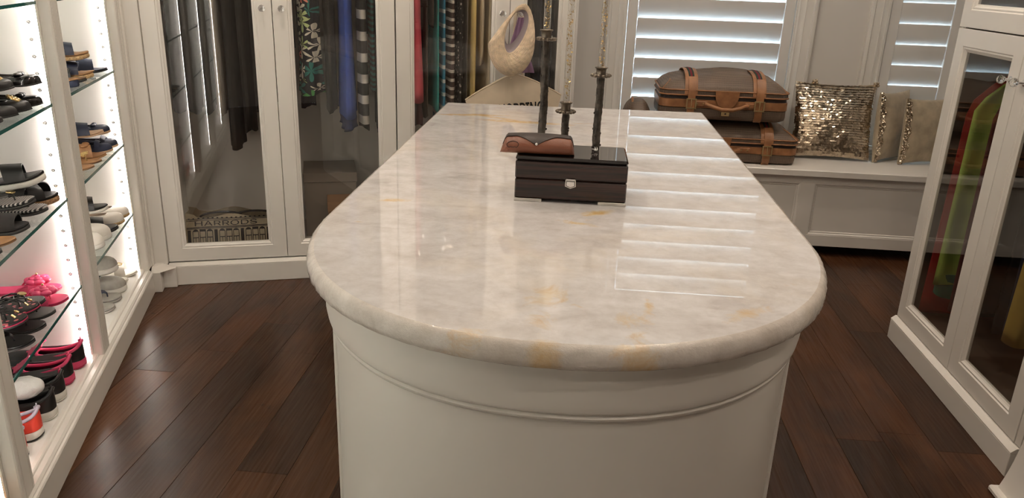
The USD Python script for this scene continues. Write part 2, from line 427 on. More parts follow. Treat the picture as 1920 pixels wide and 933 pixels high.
STONE = mat('white_quartzite', {
    'g': ('geometry', {}), 'st': ('attribute', {'attribute': 'stain'}), 'ed': ('attribute', {'attribute': 'edge'}),
    'n7': ('noise_texture', {'scale': 85.0, 'detail': 5, 'roughness': 0.65}), 'bu': ('bump', {'distance': 0.0016}), 'er': ('math', {'math_type': 'multiply_add', 'value2': 0.09, 'value3': 0.004}),
    'ew': ('math', {'math_type': 'multiply', 'value2': 0.55}), 'edc': ('mix', {'mix_type': 'multiply', 'color2': (1.0, .92, .80)}),
    'sc': ('vector_math', {'math_type': 'multiply', 'vector2': (1.0, 1.9, 1.0)}),
    'n1': ('noise_texture', {'scale': 4.2, 'detail': 8, 'roughness': 0.66, 'distortion': 1.1}),
    'r1': ('rgb_ramp', {'ramp': [(0.28, (.55, .52, .51)), (0.40, (.655, .635, .63)), (0.50, (.70, .685, .685)), (0.70, (.74, .73, .735))]}),
    'n2': ('noise_texture', {'scale': 26.0, 'detail': 5, 'roughness': 0.65}),
    'r2': ('rgb_ramp', {'ramp': [(0.35, (.93, .92, .91)), (0.65, (1.03, 1.03, 1.03))]}),
    'mul': ('mix', {'mix_type': 'multiply', 'fac': 1.0}),
    'n3': ('noise_texture', {'scale': 3.1, 'detail': 4, 'roughness': 0.6, 'distortion': 0.5}),
    'r3': ('rgb_ramp', {'ramp': [(0.52, (0, 0, 0)), (0.72, (.35, .35, .35))]}),
    'warm': ('mix', {'mix_type': 'mix', 'color2': (.80, .70, .55)}),
    'ro': ('mapping', {'mapping_type': 'point', 'rotation': (0, 0, .30), 'scale': (1.3, 5.5, 1.0)}),
    'n5': ('noise_texture', {'scale': 2.1, 'detail': 8, 'roughness': 0.68, 'distortion': 0.6}),
    'r5': ('rgb_ramp', {'ramp': [(0.55, (0, 0, 0)), (0.68, (.24, .24, .24)), (.8, (.42, .42, .42))]}),
    'gry': ('mix', {'mix_type': 'mix', 'color2': (.50, .45, .41)}),
    'n6': ('noise_texture', {'scale': 11.0, 'detail': 7, 'roughness': 0.72, 'distortion': 0.4}),
    'r6': ('rgb_ramp', {'ramp': [(0.34, (.91, .895, .88)), (0.58, (1.06, 1.06, 1.06))]}),
    'mul6': ('mix', {'mix_type': 'multiply', 'fac': 1.0}),
    'n4': ('noise_texture', {'scale': 17.0, 'detail': 6, 'roughness': 0.7, 'distortion': 1.2}),
    'sm': ('math', {'math_type': 'multiply_add', 'value2': 1.25, 'value3': -0.62}),
    'sa': ('math', {'math_type': 'add'}),
    'sr': ('rgb_ramp', {'ramp': [(0.30, (0, 0, 0)), (0.50, (.45, .45, .45)), (0.9, (1, 1, 1))]}),
    'gate': ('math', {'math_type': 'multiply'}),
    'gc': ('math', {'math_type': 'minimum', 'value2': 1.0}),
    'gm': ('math', {'math_type': 'multiply', 'value2': 3.0}),
    'och': ('rgb_ramp', {'ramp': [(0.35, (.74, .60, .34)), (0.65, (.66, .44, .20))]}),
    'mix2': ('mix', {'mix_type': 'mix'}),
    'p': ('principled_bsdf', {'roughness': 0.004, 'ior': 1.68})},
    [('g.position', 'sc.vector1'), ('sc.vector', 'n1.vector'), ('n1.fac', 'r1.fac'), ('g.position', 'n2.vector'), ('n2.fac', 'r2.fac'), ('r1.color', 'mul.color1'), ('r2.color', 'mul.color2'),
     ('g.position', 'n3.vector'), ('n3.fac', 'r3.fac'), ('r3.color', 'warm.fac'), ('mul.color', 'warm.color1'),
     ('g.position', 'n4.vector'), ('n4.fac', 'sm.value1'), ('sm.value', 'sa.value1'), ('st.fac', 'sa.value2'), ('sa.value', 'sr.fac'),
     ('st.fac', 'gm.value1'), ('gm.value', 'gc.value1'), ('gc.value', 'gate.value1'), ('sr.color', 'gate.value2'), ('gate.value', 'mix2.fac'),
     ('n4.fac', 'och.fac'), ('warm.color', 'mul6.color1'), ('g.position', 'n6.vector'), ('n6.fac', 'r6.fac'), ('r6.color', 'mul6.color2'), ('g.position', 'ro.vector'), ('ro.vector', 'n5.vector'), ('n5.fac', 'r5.fac'), ('r5.color', 'gry.fac'), ('mul6.color', 'gry.color1'), ('gry.color', 'mix2.color1'), ('och.color', 'mix2.color2'), ('mix2.color', 'edc.color1'), ('ed.fac', 'ew.value1'), ('ew.value', 'edc.fac'), ('edc.color', 'p.base_color'), ('g.position', 'n7.vector'), ('n7.fac', 'bu.height'), ('ed.fac', 'bu.strength'), ('bu.normal', 'p.normal'), ('ed.fac', 'er.value1'), ('er.value', 'p.roughness')])
SLAB = numbered('/World', 'island_countertop')
def _slab():
    V = np.vstack([ct.vertices, cs.vertices, cb.vertices]); F = np.vstack([ct.faces, cs.faces + len(ct.vertices), cb.faces + len(ct.vertices) + len(cs.vertices)])
    m = trimesh.Trimesh(V, F, process=False)
    pm = usdkit.mesh(stage, SLAB, m, STONE, smooth=True)
    # ochre mineral streaks: (x, y, half length, half width, direction, strength)
    spots = [(-.40, 3.02, .13, .020, 10, .95), (-.20, 2.92, .17, .022, -4, .95), (-.30, 2.98, .10, .014, -25, .8), (.04, 2.95, .10, .02, 2, .45), (.060, 1.79, .045, .016, 35, 1.0), (.02, 1.70, .05, .010, -15, .9), (.045, 1.735, .03, .012, 20, .5),
             (-.43, 1.80, .05, .012, 10, .75), (-.46, 1.62, .035, .010, 20, .5), (-.03, 1.27, .05, .035, 60, .62), (-.035, 1.16, .03, .07, 0, .40), (.015, 1.24, .05, .006, -40, .5), (.11, 1.19, .035, .035, 60, .55), (.145, 1.25, .008, .035, 0, .7), (.12, 1.13, .02, .03, 0, .5),
             (-.03, 1.07, .03, .03, 0, .62), (.12, 1.08, .05, .035, 0, .6), (.30, 1.24, .06, .02, 40, .55), (.42, 1.40, .05, .02, 45, .35), (-.15, 1.10, .04, .03, 0, .45), (.36, 2.55, .10, .02, 12, .35), (.35, 2.2, .12, .03, 8, .3), (-.2, 1.95, .06, .06, 40, .25)]
    s = np.zeros(len(V))
    for x, y, a, b, dg, k in spots:
        c, sn = math.cos(math.radians(dg)), math.sin(math.radians(dg))
        dx, dy = V[:, 0] - x, V[:, 1] - y
        p, q = (dx * c + dy * sn) / a, (-dx * sn + dy * c) / b
        s = np.maximum(s, k * np.exp(-.7 * (p * p + q * q)))
    ed = np.zeros(len(V)); ed[len(ct.vertices):] = 1.0
    UsdGeom.PrimvarsAPI(pm).CreatePrimvar('edge', Sdf.ValueTypeNames.FloatArray, 'vertex').Set(Vt.FloatArray.FromNumpy(ed.astype(np.float32)))
    UsdGeom.PrimvarsAPI(pm).CreatePrimvar('stain', Sdf.ValueTypeNames.FloatArray, 'vertex').Set(Vt.FloatArray.FromNumpy(s.astype(np.float32)))
_slab()
tag(SLAB, 'polished white quartzite slab with ochre streaks covering the island', 'countertop')
# ================================================================== LIGHTS OF THE ROOM
def downlight(x, y):
    t = thing('downlight', 'round recessed ceiling light with a white trim ring, from a set mostly added for brightness', 'ceiling light', T(x, y, ZC), 'recessed ceiling lights')
    part(t, 'trim_ring', lathe([(.056, .0), (.056, -.006), (.074, -.005), (.078, -.002), (.078, -.0003), (.056, .0)], 32, False), TRIMW, smooth=40)
    part(t, 'can', lathe([(.0565, .0), (.0565, .062), (.001, .062), (.001, .065), (.060, .065), (.060, .021), (.0575, .019), (.0572, .0)], 32, False), TRIMW, smooth=40)
    part(t, 'lens', lathe([(.0560, .058), (.0560, .050), (.03, .048), (.001, .048)], 28), LENS, smooth=40)
for q in DOWN: downlight(*q)
CH = thing('chandelier', 'crystal chandelier with candle bulbs hanging over the island', 'chandelier', T(-.20, 2.62, 2.12))
part(CH, 'canopy', lathe([(.001, .63), (.06, .628), (.062, .61), (.02, .60), (.001, .598)], 20), CHROME)
part(CH, 'stem', tube([(0, 0, .60), (0, 0, .3), (0, 0, .02)], .006), CHROME)
part(CH, 'hub', lathe([(.001, .05), (.02, .045), (.034, .02), (.03, -.01), (.012, -.03), (.02, -.05), (.001, -.075)], 20), CRYSTAL)
for k in range(6):
    a = k * math.pi / 3; ca, sa = math.cos(a), math.sin(a)
    pth = [(r * ca, r * sa, z) for r, z in ((.02, .0), (.07, -.045), (.13, -.05), (.17, -.01), (.18, .03))]
    ar = part(CH, 'arm', tube(pth, .005), CHROME)
    part(ar, 'candle_sleeve', moved(lathe([(.010, .03), (.010, .10), (.001, .101)], 12), T(.18 * ca, .18 * sa, 0)), TRIMW)
    part(ar, 'bulb', ell((.18 * ca, .18 * sa, .122), (.009, .009, .022)), BULBM)
    part(ar, 'crystal_drop', moved(lathe([(.001, 0), (.009, -.018), (.001, -.04)], 8), T(.15 * ca, .15 * sa, -.045)), CRYSTAL, smooth=False)

# ================================================================== WARDROBES (frame L: u right, v into the cupboard, z up)
VD = .02          # front of the doors
def knob(parent, u, z, v=VD):
    """faceted crystal knob on a chrome stem, facing -v"""
    st = lathe([(.012, 0), (.012, .003), (.006, .006), (.005, .018), (.009, .022)], 16)
    gl = trimesh.creation.icosphere(1, 1.0); gl.apply_scale([.0155, .0155, .013]); gl.apply_translation([0, 0, .034])
    R = np.array([[1, 0, 0, u], [0, 0, -1, v], [0, 1, 0, z], [0, 0, 0, 1.]])
    p = part(parent, 'knob', moved(gl, R), CRYSTAL, label='faceted crystal knob', smooth=False)
    return p, part(parent, 'knob_stem', moved(st, R), CHROME)
def glass_door(parent, u0, u1, z0, z1, v=VD, knob_u=None, knob_z=1.302, stile=.086, rail_b=.088):
    th = .022; b = .0015
    # stiles and rails with a stepped inner bead, mitred
    prof = [(0, v + b), (b, v), (stile - .022, v), (stile - .018, v + .004), (stile - .012, v + .0035), (stile - .006, v + .009), (stile, v + .012), (stile, v + th), (0, v + th)]
    d = part(parent, 'door', rect_loop(u0, u1, z0, z1, prof), WHITE, smooth=False)
    part(d, 'glass_pane', bx(u0 + stile - .004, u1 - stile + .004, v + .0125, v + .0165, z0 + stile - .004, z1 - stile + .004), PANE, smooth=False)
    if knob_u is not None: knob(d, knob_u, knob_z, v)
    return d
ZD0, ZD1 = .116, 2.32
def wardrobe(label, ua, ub, doors, rods=True):
    t = thing('wardrobe', label, 'wardrobe', LF)
    th = .018
    for s0 in (ua, ub - th): part(t, 'side_panel', bx(s0, s0 + th, VD + .03, .599, .0005, 2.42), INSIDE, smooth=False)
    part(t, 'back_panel', bx(ua + th, ub - th, .60, .62, .02, 2.42), INSIDE, smooth=False)
    part(t, 'floor_board', bx(ua + th, ub - th, VD + .03, .599, .10, .122), INSIDE, smooth=False)
    part(t, 'top_board', bx(ua + th, ub - th, VD + .03, .599, 2.36, 2.42), INSIDE, smooth=False)
    part(t, 'plinth', bx(ua, ub, 0.0, .03, .0005, .094, .002), WHITE, smooth=False)
    # sloping ledge on the plinth
    led = trimesh.convex.convex_hull(np.array([(uu, vvv, zz) for uu in (ua, ub) for vvv, zz in ((.0, .094), (.0, .097), (.018, .110), (.03, .110), (.03, .094))]))
    part(t, 'plinth_ledge', led, WHITE, smooth=False)
    part(t, 'top_rail', bx(ua, ub, VD + .002, VD + .03, ZD1 + .003, 2.45, .001), WHITE, smooth=False)
    for (a, b, ku) in doors: glass_door(t, a, b, ZD0, ZD1, knob_u=ku)
    part(t, 'hanging_rod', tube([(ua + th, .33, 2.06), ((ua + ub) / 2, .33, 2.06), (ub - th, .33, 2.06)], .0125, 12), CHROME)
    return t
WA = wardrobe('white double-door wardrobe with dark dresses behind the glass, beside the lit shoe shelves', -.0348, 1.0695, [(-.0335, .5185, .478), (.5215, 1.0675, .562)])
WB = wardrobe('white wardrobe with coloured dresses behind the glass and a straw visor on its knob', 1.0715, 1.975, [(1.0735, 1.619, 1.580), (1.622, 1.953, 1.664)])

# ================================================================== SHOE CABINET (frame L, front faces +u)
UF, UI = -.105, -.139       # front and back of the face frame
UB = -.505
BAY = [(-.865, -.08), (-1.735, -.95), (-2.605, -1.82), (-3.475, -2.69)]
STILE = [(-.08, -.0), (-.95, -.865), (-1.82, -1.735), (-2.69, -2.605), (-3.60, -3.475)]
SC = thing('shoe_cabinet', 'white open shoe cabinet with lit glass shelves along the side wall', 'cabinet', LF)
part(SC, 'back_panel', bx(UB - .02, UB, -3.60, 0, .02, 2.45), INSIDE, smooth=False)
part(SC, 'bottom_board', bx(UB, UI + .0, -3.475, -.08, .10, .122), INSIDE, smooth=False)
part(SC, 'top_board', bx(UB, UI, -3.60, 0, 2.40, 2.45), INSIDE, smooth=False)
for a, b in STILE:
    part(SC, 'divider', bx(UB, UI - .0005, a, b, .02, 2.40), INSIDE, smooth=False)
    # face-frame stile with a fine bead on both edges
    s = .006
    prof = np.array([(UI, a), (UF - s, a), (UF - .002, a + .002), (UF, a + s), (UF, a + .016), (UF - .003, a + .018), (UF, a + .020), (UF, b - .020), (UF - .003, b - .018), (UF, b - .016), (UF, b - s), (UF - .002, b - .002), (UF - s, b), (UI, b)])
    part(SC, 'stile', prism(Polygon(prof), .116, 2.45), WHITE, smooth=False)
part(SC, 'top_rail', bx(UI, UF, -3.6, 0, 2.30, 2.45, .002), WHITE, smooth=False)
# plinth with a stepped sill
part(SC, 'plinth', bx(-.14, -.092, -3.6, -.078, .0005, .094, .002), WHITE, smooth=False)
pr = np.array([(-.14, .094), (-.092, .094), (-.090, .098), (-.093, .103), (-.099, .105), (-.100, .109), (-.106, .1155), (-.122, .1155), (-.124, .121), (-.128, .123), (-.14, .123)])
sl = prism(Polygon(pr), 0, 3.522); sl.apply_transform(np.array([[1, 0, 0, 0], [0, 0, -1, -.078], [0, 1, 0, 0], [0, 0, 0, 1.]]))
trimesh.repair.fix_normals(sl)
part(SC, 'sill_molding', sl, WHITE, smooth=False)
part(SC, 'corner_block', bx(-.10, -.059, -.078, -.0255, .0005, .100, .002), WHITE, smooth=False)
part(SC, 'corner_block', bx(-.10, -.0005, -.025, -.0005, .0005, .100, .002), WHITE, smooth=False)
part(SC, 'corner_block', trimesh.convex.convex_hull(np.array([(u_, v_, z_) for u_, v_, z_ in ((-.10, -.078, .1), (-.059, -.078, .1), (-.059, -.0255, .1), (-.10, -.0005, .1), (-.0005, -.025, .1), (-.0005, -.0005, .1), (-.10, -.05, .118), (-.08, -.03, .118), (-.06, -.0005, .118), (-.10, -.0005, .118))])), WHITE, smooth=False)
# pilaster in the corner: stepped fillets
part(SC, 'corner_pilaster', cat(bx(UI, UF + .004, -.044, .0, .118, 2.45, .002), bx(UI, UF + .012, -.030, .018, .118, 2.45, .003), bx(UI, -.0352, .0, .05, .112, 2.45, .002)), WHITE, smooth=False)
for bi, (a, b) in enumerate(BAY):
    for sgn, v0 in ((1, b), (-1, a)):
        va, vb = (v0 - .0125, v0 - .0003) if sgn > 0 else (v0 + .0003, v0 + .0125)
        ch = part(SC, 'light_channel', bx(UI - .006, UI - .0003, va, vb, .126, 2.39), WHITE, smooth=False)
        part(ch, 'light_strip', bx(UI - .0072, UI - .0061, va + .0008, vb - .0008, .128, 2.388), LEDM, smooth=False)
        if bi < 2 and sgn > 0:
            zz = np.arange(.2255, 1.5, .05345)
            R = np.array([[1, 0, 0, UI - .033], [0, 0, -1, v0], [0, 1, 0, 0], [0, 0, 0, 1.]])
            for z in zz:
                m = lathe([(.0052, -.001), (.0052, .0012), (.0036, .0016), (.0032, -.0005), (.001, -.0008)], 12)
                R2 = R.copy(); R2[2, 3] = z
                part(SC, 'shelf_pin_hole', moved(m, R2), CHROME)
    for zi, z in enumerate((.400, .7195, 1.0395, 1.3585, 1.679, 2.0)):
        s = part(SC, 'glass_shelf', bx(UB + .004, UI - .0025, a + .003, b - .006, z - .0095, z), SHELFG, smooth=False)
        part(s, 'shelf_edge', bx(UI - .0025, UI - .0005, a + .003, b - .006, z - .0095, z), EDGEG, label='dark green polished glass edge', smooth=False)

# ================================================================== WINDOW SEAT
BN = thing('window_seat', 'white panelled window seat bench under the shutters', 'bench')
bx0, bx1 = .06, 2.41
part(BN, 'seat_board', bx(bx0, bx1, 4.375, 4.894, .472, .510, .004), WHITE, smooth=False)
yb = 4.402
part(BN, 'apron_back', bx(bx0, bx1, yb + .012, yb + .03, .064, .472), WHITE, smooth=False)
sx = [bx0, .50, 1.315, 2.12]
part(BN, 'top_rail', bx(bx0, bx1, yb, yb + .012, .432, .472, .0008), WHITE, smooth=False)
part(BN, 'bottom_rail', bx(bx0, bx1, yb, yb + .012, .064, .128, .0008), WHITE, smooth=False)
for s in sx:
    part(BN, 'stile', bx(s - .037, s + .037, yb + .0002, yb + .012, .128, .432), WHITE, smooth=False)
for s0, s1 in zip(sx[:-1], sx[1:]):
    part(BN, 'panel_molding', rect_loop(s0 + .037, s1 - .037, .128, .432, [(0, yb + .0005), (0, yb + .012), (.022, yb + .012), (.018, yb + .008), (.012, yb + .008), (.007, yb + .002)]), WHITE, smooth=False)
part(BN, 'toe_board', bx(bx0, bx1, 4.70, 4.72, .0005, .47), WHITE, smooth=False)
for s0 in (bx0, bx1 - .03): part(BN, 'seat_support', bx(s0, s0 + .03, yb + .03, 4.70, .0005, .472), WHITE, smooth=False)

# ================================================================== RIGHT-HAND CUPBOARD (front faces -x); local frame: a along -y from the far end, d into the cupboard, z
DUSK = plain('shade_toned_interior', (.16, .125, .10), .5)  # dark colour puts the shade of the unlit cupboard into its boards
XR = 1.478
RF = np.array([[0, 1, 0, XR], [-1, 0, 0, 3.345], [0, 0, 1, 0], [0, 0, 0, 1.]])    # local x -> -y world, local y -> +x world
RC = thing('cupboard', 'tall white glass-door cupboard with dark clothes inside, opposite the shoe shelves', 'cupboard', RF)
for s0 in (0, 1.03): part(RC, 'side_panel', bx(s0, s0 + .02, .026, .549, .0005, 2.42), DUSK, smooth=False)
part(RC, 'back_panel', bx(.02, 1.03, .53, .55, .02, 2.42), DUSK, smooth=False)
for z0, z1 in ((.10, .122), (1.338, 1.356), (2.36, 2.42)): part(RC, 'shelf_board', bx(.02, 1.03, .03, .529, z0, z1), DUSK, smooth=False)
part(RC, 'plinth', bx(-.002, 1.05, -.022, .02, .0005, .088, .002), WHITE, smooth=False)
led = trimesh.convex.convex_hull(np.array([(uu, vv_, zz) for uu in (-.002, 1.05) for vv_, zz in ((-.022, .088), (-.022, .092), (-.004, .107), (.02, .107), (.02, .088))]))
part(RC, 'plinth_ledge', led, WHITE, smooth=False)
part(RC, 'end_stile', bx(1.017, 1.05, .002, .024, .110, 2.35, .001), WHITE, smooth=False)
for (a, b, ku) in ((.0015, .5125, .470), (.5155, 1.0145, .558)):
    glass_door(RC, a, b, .110, 1.346, v=0.0, knob_u=ku, knob_z=1.203)
    glass_door(RC, a, b, 1.351, 2.35, v=0.0)
part(RC, 'hanging_rod', tube([(.02, .28, 1.27), (.5, .28, 1.27), (1.03, .28, 1.27)], .0125, 12), CHROME)
# nearer unit, its end panel flaring to a foot
NR = thing('cabinet', 'white cabinet end panel flaring to the floor at the near right', 'cabinet', None)
def flare(z): return 1.445 - .062 * math.exp(-z / .16)
zs = np.array([.02, .03, .05, .08, .12, .18, .26, .36, .5, .8, 1.6, 2.45])
pf = [(flare(z), z) for z in zs] + [(2.0, 2.45), (2.0, .02)]
m = prism(Polygon(pf), 0, .9); m.apply_transform(np.array([[1, 0, 0, 0], [0, 0, -1, 2.205], [0, 1, 0, 0], [0, 0, 0, 1.]])); trimesh.repair.fix_normals(m)
part(NR, 'end_panel', m, WHITE, smooth=40)
part(NR, 'foot_molding', bx(1.368, 2.0, 1.29, 2.22, .0005, .022, .006), WHITE, smooth=30)
# ================================================================== MATERIALS OF THE SMALL THINGS
EBONY = mat('striped_ebony', {
    'g': ('geometry', {}), 'sc': ('vector_math', {'math_type': 'multiply', 'vector2': (3.0, 3.0, 130.0)}), 'n': ('noise_texture', {'scale': 1.6, 'detail': 4, 'distortion': 0.5}),
    'r': ('rgb_ramp', {'ramp': [(0.35, (.010, .006, .005)), (0.5, (.022, .010, .008)), (0.65, (.046, .018, .013))]}), 'p': ('principled_bsdf', {'roughness': 0.25, 'coat_weight': 0.3, 'coat_roughness': 0.03})},
    [('g.position', 'sc.vector1'), ('sc.vector', 'n.vector'), ('n.fac', 'r.fac'), ('r.color', 'p.base_color')])
BLACKLAC = plain('black_lacquer', (.012, .009, .009), .03, coat_weight=0.5, coat_roughness=0.02)
TANL = plain('cognac_leather', (.20, .070, .036), .42, noise=14, var=.12, bump=.25, bscale=420)
DARKL = plain('dark_brown_leather', (.022, .012, .009), .5, bump=.2, bscale=420)
BRONZE = plain('oxidised_bronze', (.075, .064, .053), .45, .6, noise=60, var=.6, bump=.6, bscale=160)
PEWTER = plain('bronze_cup', (.17, .14, .11), .3, .9, noise=40, var=.3)
FLAKE = plain('gold_flake', (.95, .68, .28), .25, 1.0)
GLASSTUBE = mat('candle_glass', {'t': ('transparent_bsdf', {'color': (.88, .88, .88)}), 'gl': ('glossy_bsdf', {'color': (1, 1, 1), 'roughness': 0.02}), 'lw': ('layer_weight', {'blend': 0.5}),
                'pw': ('math', {'math_type': 'power', 'value2': 2.2}), 'f': ('math', {'math_type': 'multiply_add', 'value2': 0.75, 'value3': 0.10}), 'm': ('mix_closure', {})},
               [('lw.facing', 'pw.value1'), ('pw.value', 'f.value1'), ('f.value', 'm.fac'), ('t.BSDF', 'm.closure1'), ('gl.BSDF', 'm.closure2')], 'm.closure')
CANVAS = mat('brown_monogram_canvas', {
    'g': ('geometry', {}), 'v': ('voronoi_texture', {'scale': 105.0, 'randomness': 0.10}), 'r': ('rgb_ramp', {'ramp': [(0.0, (.078, .052, .036)), (0.34, (.104, .070, .048)), (0.46, (.150, .105, .074)), (0.62, (.162, .114, .080))]}),
    'n': ('noise_texture', {'scale': 6.0, 'detail': 3}), 'r2': ('rgb_ramp', {'ramp': [(0.3, (.82,) * 3), (0.7, (1.12,) * 3)]}), 'm': ('mix', {'mix_type': 'multiply', 'fac': 1.0}), 'p': ('principled_bsdf', {'roughness': 0.55})},
    [('g.position', 'v.vector'), ('v.distance', 'r.fac'), ('g.position', 'n.vector'), ('n.fac', 'r2.fac'), ('r.color', 'm.color1'), ('r2.color', 'm.color2'), ('m.color', 'p.base_color')])
SADDLE = plain('saddle_leather', (.30, .135, .055), .45, noise=22, var=.25, bump=.15, bscale=300)
WEBGREEN = plain('web_green', (.012, .030, .020), .85)
WEBRED = plain('web_red', (.16, .010, .018), .85)
SEQUIN = mat('champagne_sequin', {'g': ('geometry', {}), 'r': ('rgb_ramp', {'ramp': [(0, (.58, .48, .36)), (.5, (.82, .71, .55)), (1, (1.0, .91, .76))]}), 'p': ('principled_bsdf', {'metallic': 1.0, 'roughness': 0.22})},
             [('g.random_per_island', 'r.fac'), ('r.color', 'p.base_color')])
GOLDCLOTH = plain('gold_cloth', (.36, .29, .20), .42, .35, noise=30, var=.2, bump=.4, bscale=500)
VELVET = plain('taupe_velvet', (.42, .345, .24), .6, .12, noise=16, var=.22, bump=.2, bscale=350, sheen_weight=.35)
STRAW = plain('woven_straw', (.72, .58, .43), .75, noise=40, var=.16, bump=.5, bscale=500)
LILAC = plain('lilac_ribbon', (.30, .18, .30), .7, noise=20, var=.15)
CANVASN = plain('natural_canvas', (.66, .555, .42), .85, noise=9, var=.10, bump=.35, bscale=700)
PRINTBLK = plain('black_print', (.010, .010, .010), .7)
CARD = plain('cardboard', (.33, .20, .115), .8)
GREYBOX = plain('grey_card', (.30, .265, .235), .75)
PRINTBEIGE = plain('beige_print_canvas', (.46, .40, .29), .8, noise=20, var=.12)

# ================================================================== ON THE ISLAND
BX = thing('watch_box', 'dark striped lacquered wooden box with a steel latch, standing on the island', 'box', T(-.005, 1.857, .965))
w2, dp = .136, .165
part(BX, 'base_box', bx(-w2, w2, 0, dp, .008, .0565, .003), EBONY, smooth=False)
part(BX, 'lid', bx(-w2, w2, 0, dp, .0575, .1010, .003), EBONY, smooth=False)
part(BX, 'lid_top', bx(-w2, w2, 0, dp, .1012, .1120, .0045), BLACKLAC, smooth=False)
for s0 in (-w2 - .001, w2 - .067):
    for y0 in (-.001, dp - .030):
        part(BX, 'foot', bx(s0, s0 + .068, y0, y0 + .031, .0003, .008, .0008), STEEL, label='flat steel foot', smooth=False)
R = np.array([[1, 0, 0, 0], [0, 0, -1, 0], [0, 1, 0, 0], [0, 0, 0, 1.]])
lt = part(BX, 'latch', moved(prism(Polygon([(-.0125, .060), (.0125, .060), (.0135, .044), (0, .0385), (-.0135, .044)]), 0.0, .0035), R), STEEL, label='steel latch', smooth=False)
part(lt, 'latch_hook', bx(-.0115, .0115, -.0065, -.0035, .0595, .063, .0008), CHROME, smooth=False)
part(lt, 'latch_recess', moved(prism(Polygon([(-.0102, .0575), (.0102, .0575), (.0108, .0456), (0, .0412), (-.0108, .0456)]), .0034, .0042), R), DARKL, smooth=False)  # dark sheet painting the shaded gap round the plate; nothing is cut in
part(lt, 'latch_plate', moved(prism(Polygon([(-.009, .0565), (.009, .0565), (.0095, .0465), (0, .0425), (-.0095, .0465)]), .0036, .0052), R), CHROME, smooth=False)

# sunglasses case: soft pouch, wider below, with a dark flap closed by a snap
SG = thing('sunglasses_case', 'cognac leather sunglasses case with a snap flap lying on the dark box', 'glasses case', T(-.088, 1.866, 1.0773, 1.0))
def case_ring(s, n=40, off=0.0):
    """s in [-1,1] along the length; ring in (y,z)"""
    e = abs(s)
    h = .043 * (1 - .10 * e ** 2 - .88 * max(0, (e - .86) / .14) ** 2.2); d = .074 * (1 - .06 * e ** 2 - .55 * max(0, (e - .86) / .14) ** 2)
    yc = .037; th = np.linspace(-np.pi, np.pi, n, endpoint=False)
    cy, cz = np.cos(th), np.sin(th)
    yy = yc - (d / 2 + off) * np.sign(cy) * np.abs(cy) ** .75
    zz = h / 2 + (h / 2 + off) * np.sign(cz) * np.abs(cz) ** .8
    zz = zz + .10 * h * (yy - yc) / (d / 2) * (cz > 0)
    zz = np.maximum(zz, .0 if off <= 0 else -.0005)
    xx = np.full(n, .0885 * s)
    if s < -.8: xx = xx - .006 * ((-s - .8) / .2) * (1 - zz / .045).clip(0, 1)
    return np.stack([xx, yy, zz], 1)
ss = np.sin(np.linspace(-np.pi / 2, np.pi / 2, 44))
part(SG, 'pouch', loft([case_ring(s) for s in ss]), TANL, smooth=60)
# flap: follows the back and the top and ends in a shallow V on the front
fl = []
for s in np.linspace(-.965, .965, 41):
    r = case_ring(s, 240, .0014)
    ang = np.linspace(-np.pi, np.pi, 240, endpoint=False)
    # cos>0 = front (yy small); angles: front at 0, top at pi/2, back at pi
    front = .50 * np.pi - .14 - (.36 * np.pi) * max(0, 1 - abs(s + .05) / .55) ** 1.2
    tt = np.linspace(front, np.pi * .97, 18)
    fl.append(np.stack([np.interp(tt, ang, r[:, k]) for k in range(3)], 1))
part(SG, 'flap', sheet(np.array(fl), .0016), DARKL, label='dark flap coming to a point', smooth=60)
rf = case_ring(-.05, 240, .0028); k0 = int((0.14 * np.pi + np.pi) / (2 * np.pi) * 240)
sp = rf[k0]
part(SG, 'snap', moved(lathe([(.0034, 0), (.0034, .0008), (.002, .0018), (.0003, .002)], 14), T(sp[0], sp[1], sp[2], 0, 0, 62)), CHROME, label='silver snap stud')
lo = np.array([case_ring(-.70 + .155 * math.cos(a), 240, .0008)[int(120 + 14 + 15 * math.sin(a))] for a in np.linspace(0, 2 * np.pi, 29)])
part(SG, 'embossed_oval', tube(lo, .0007, 5, caps=False), DARKL)

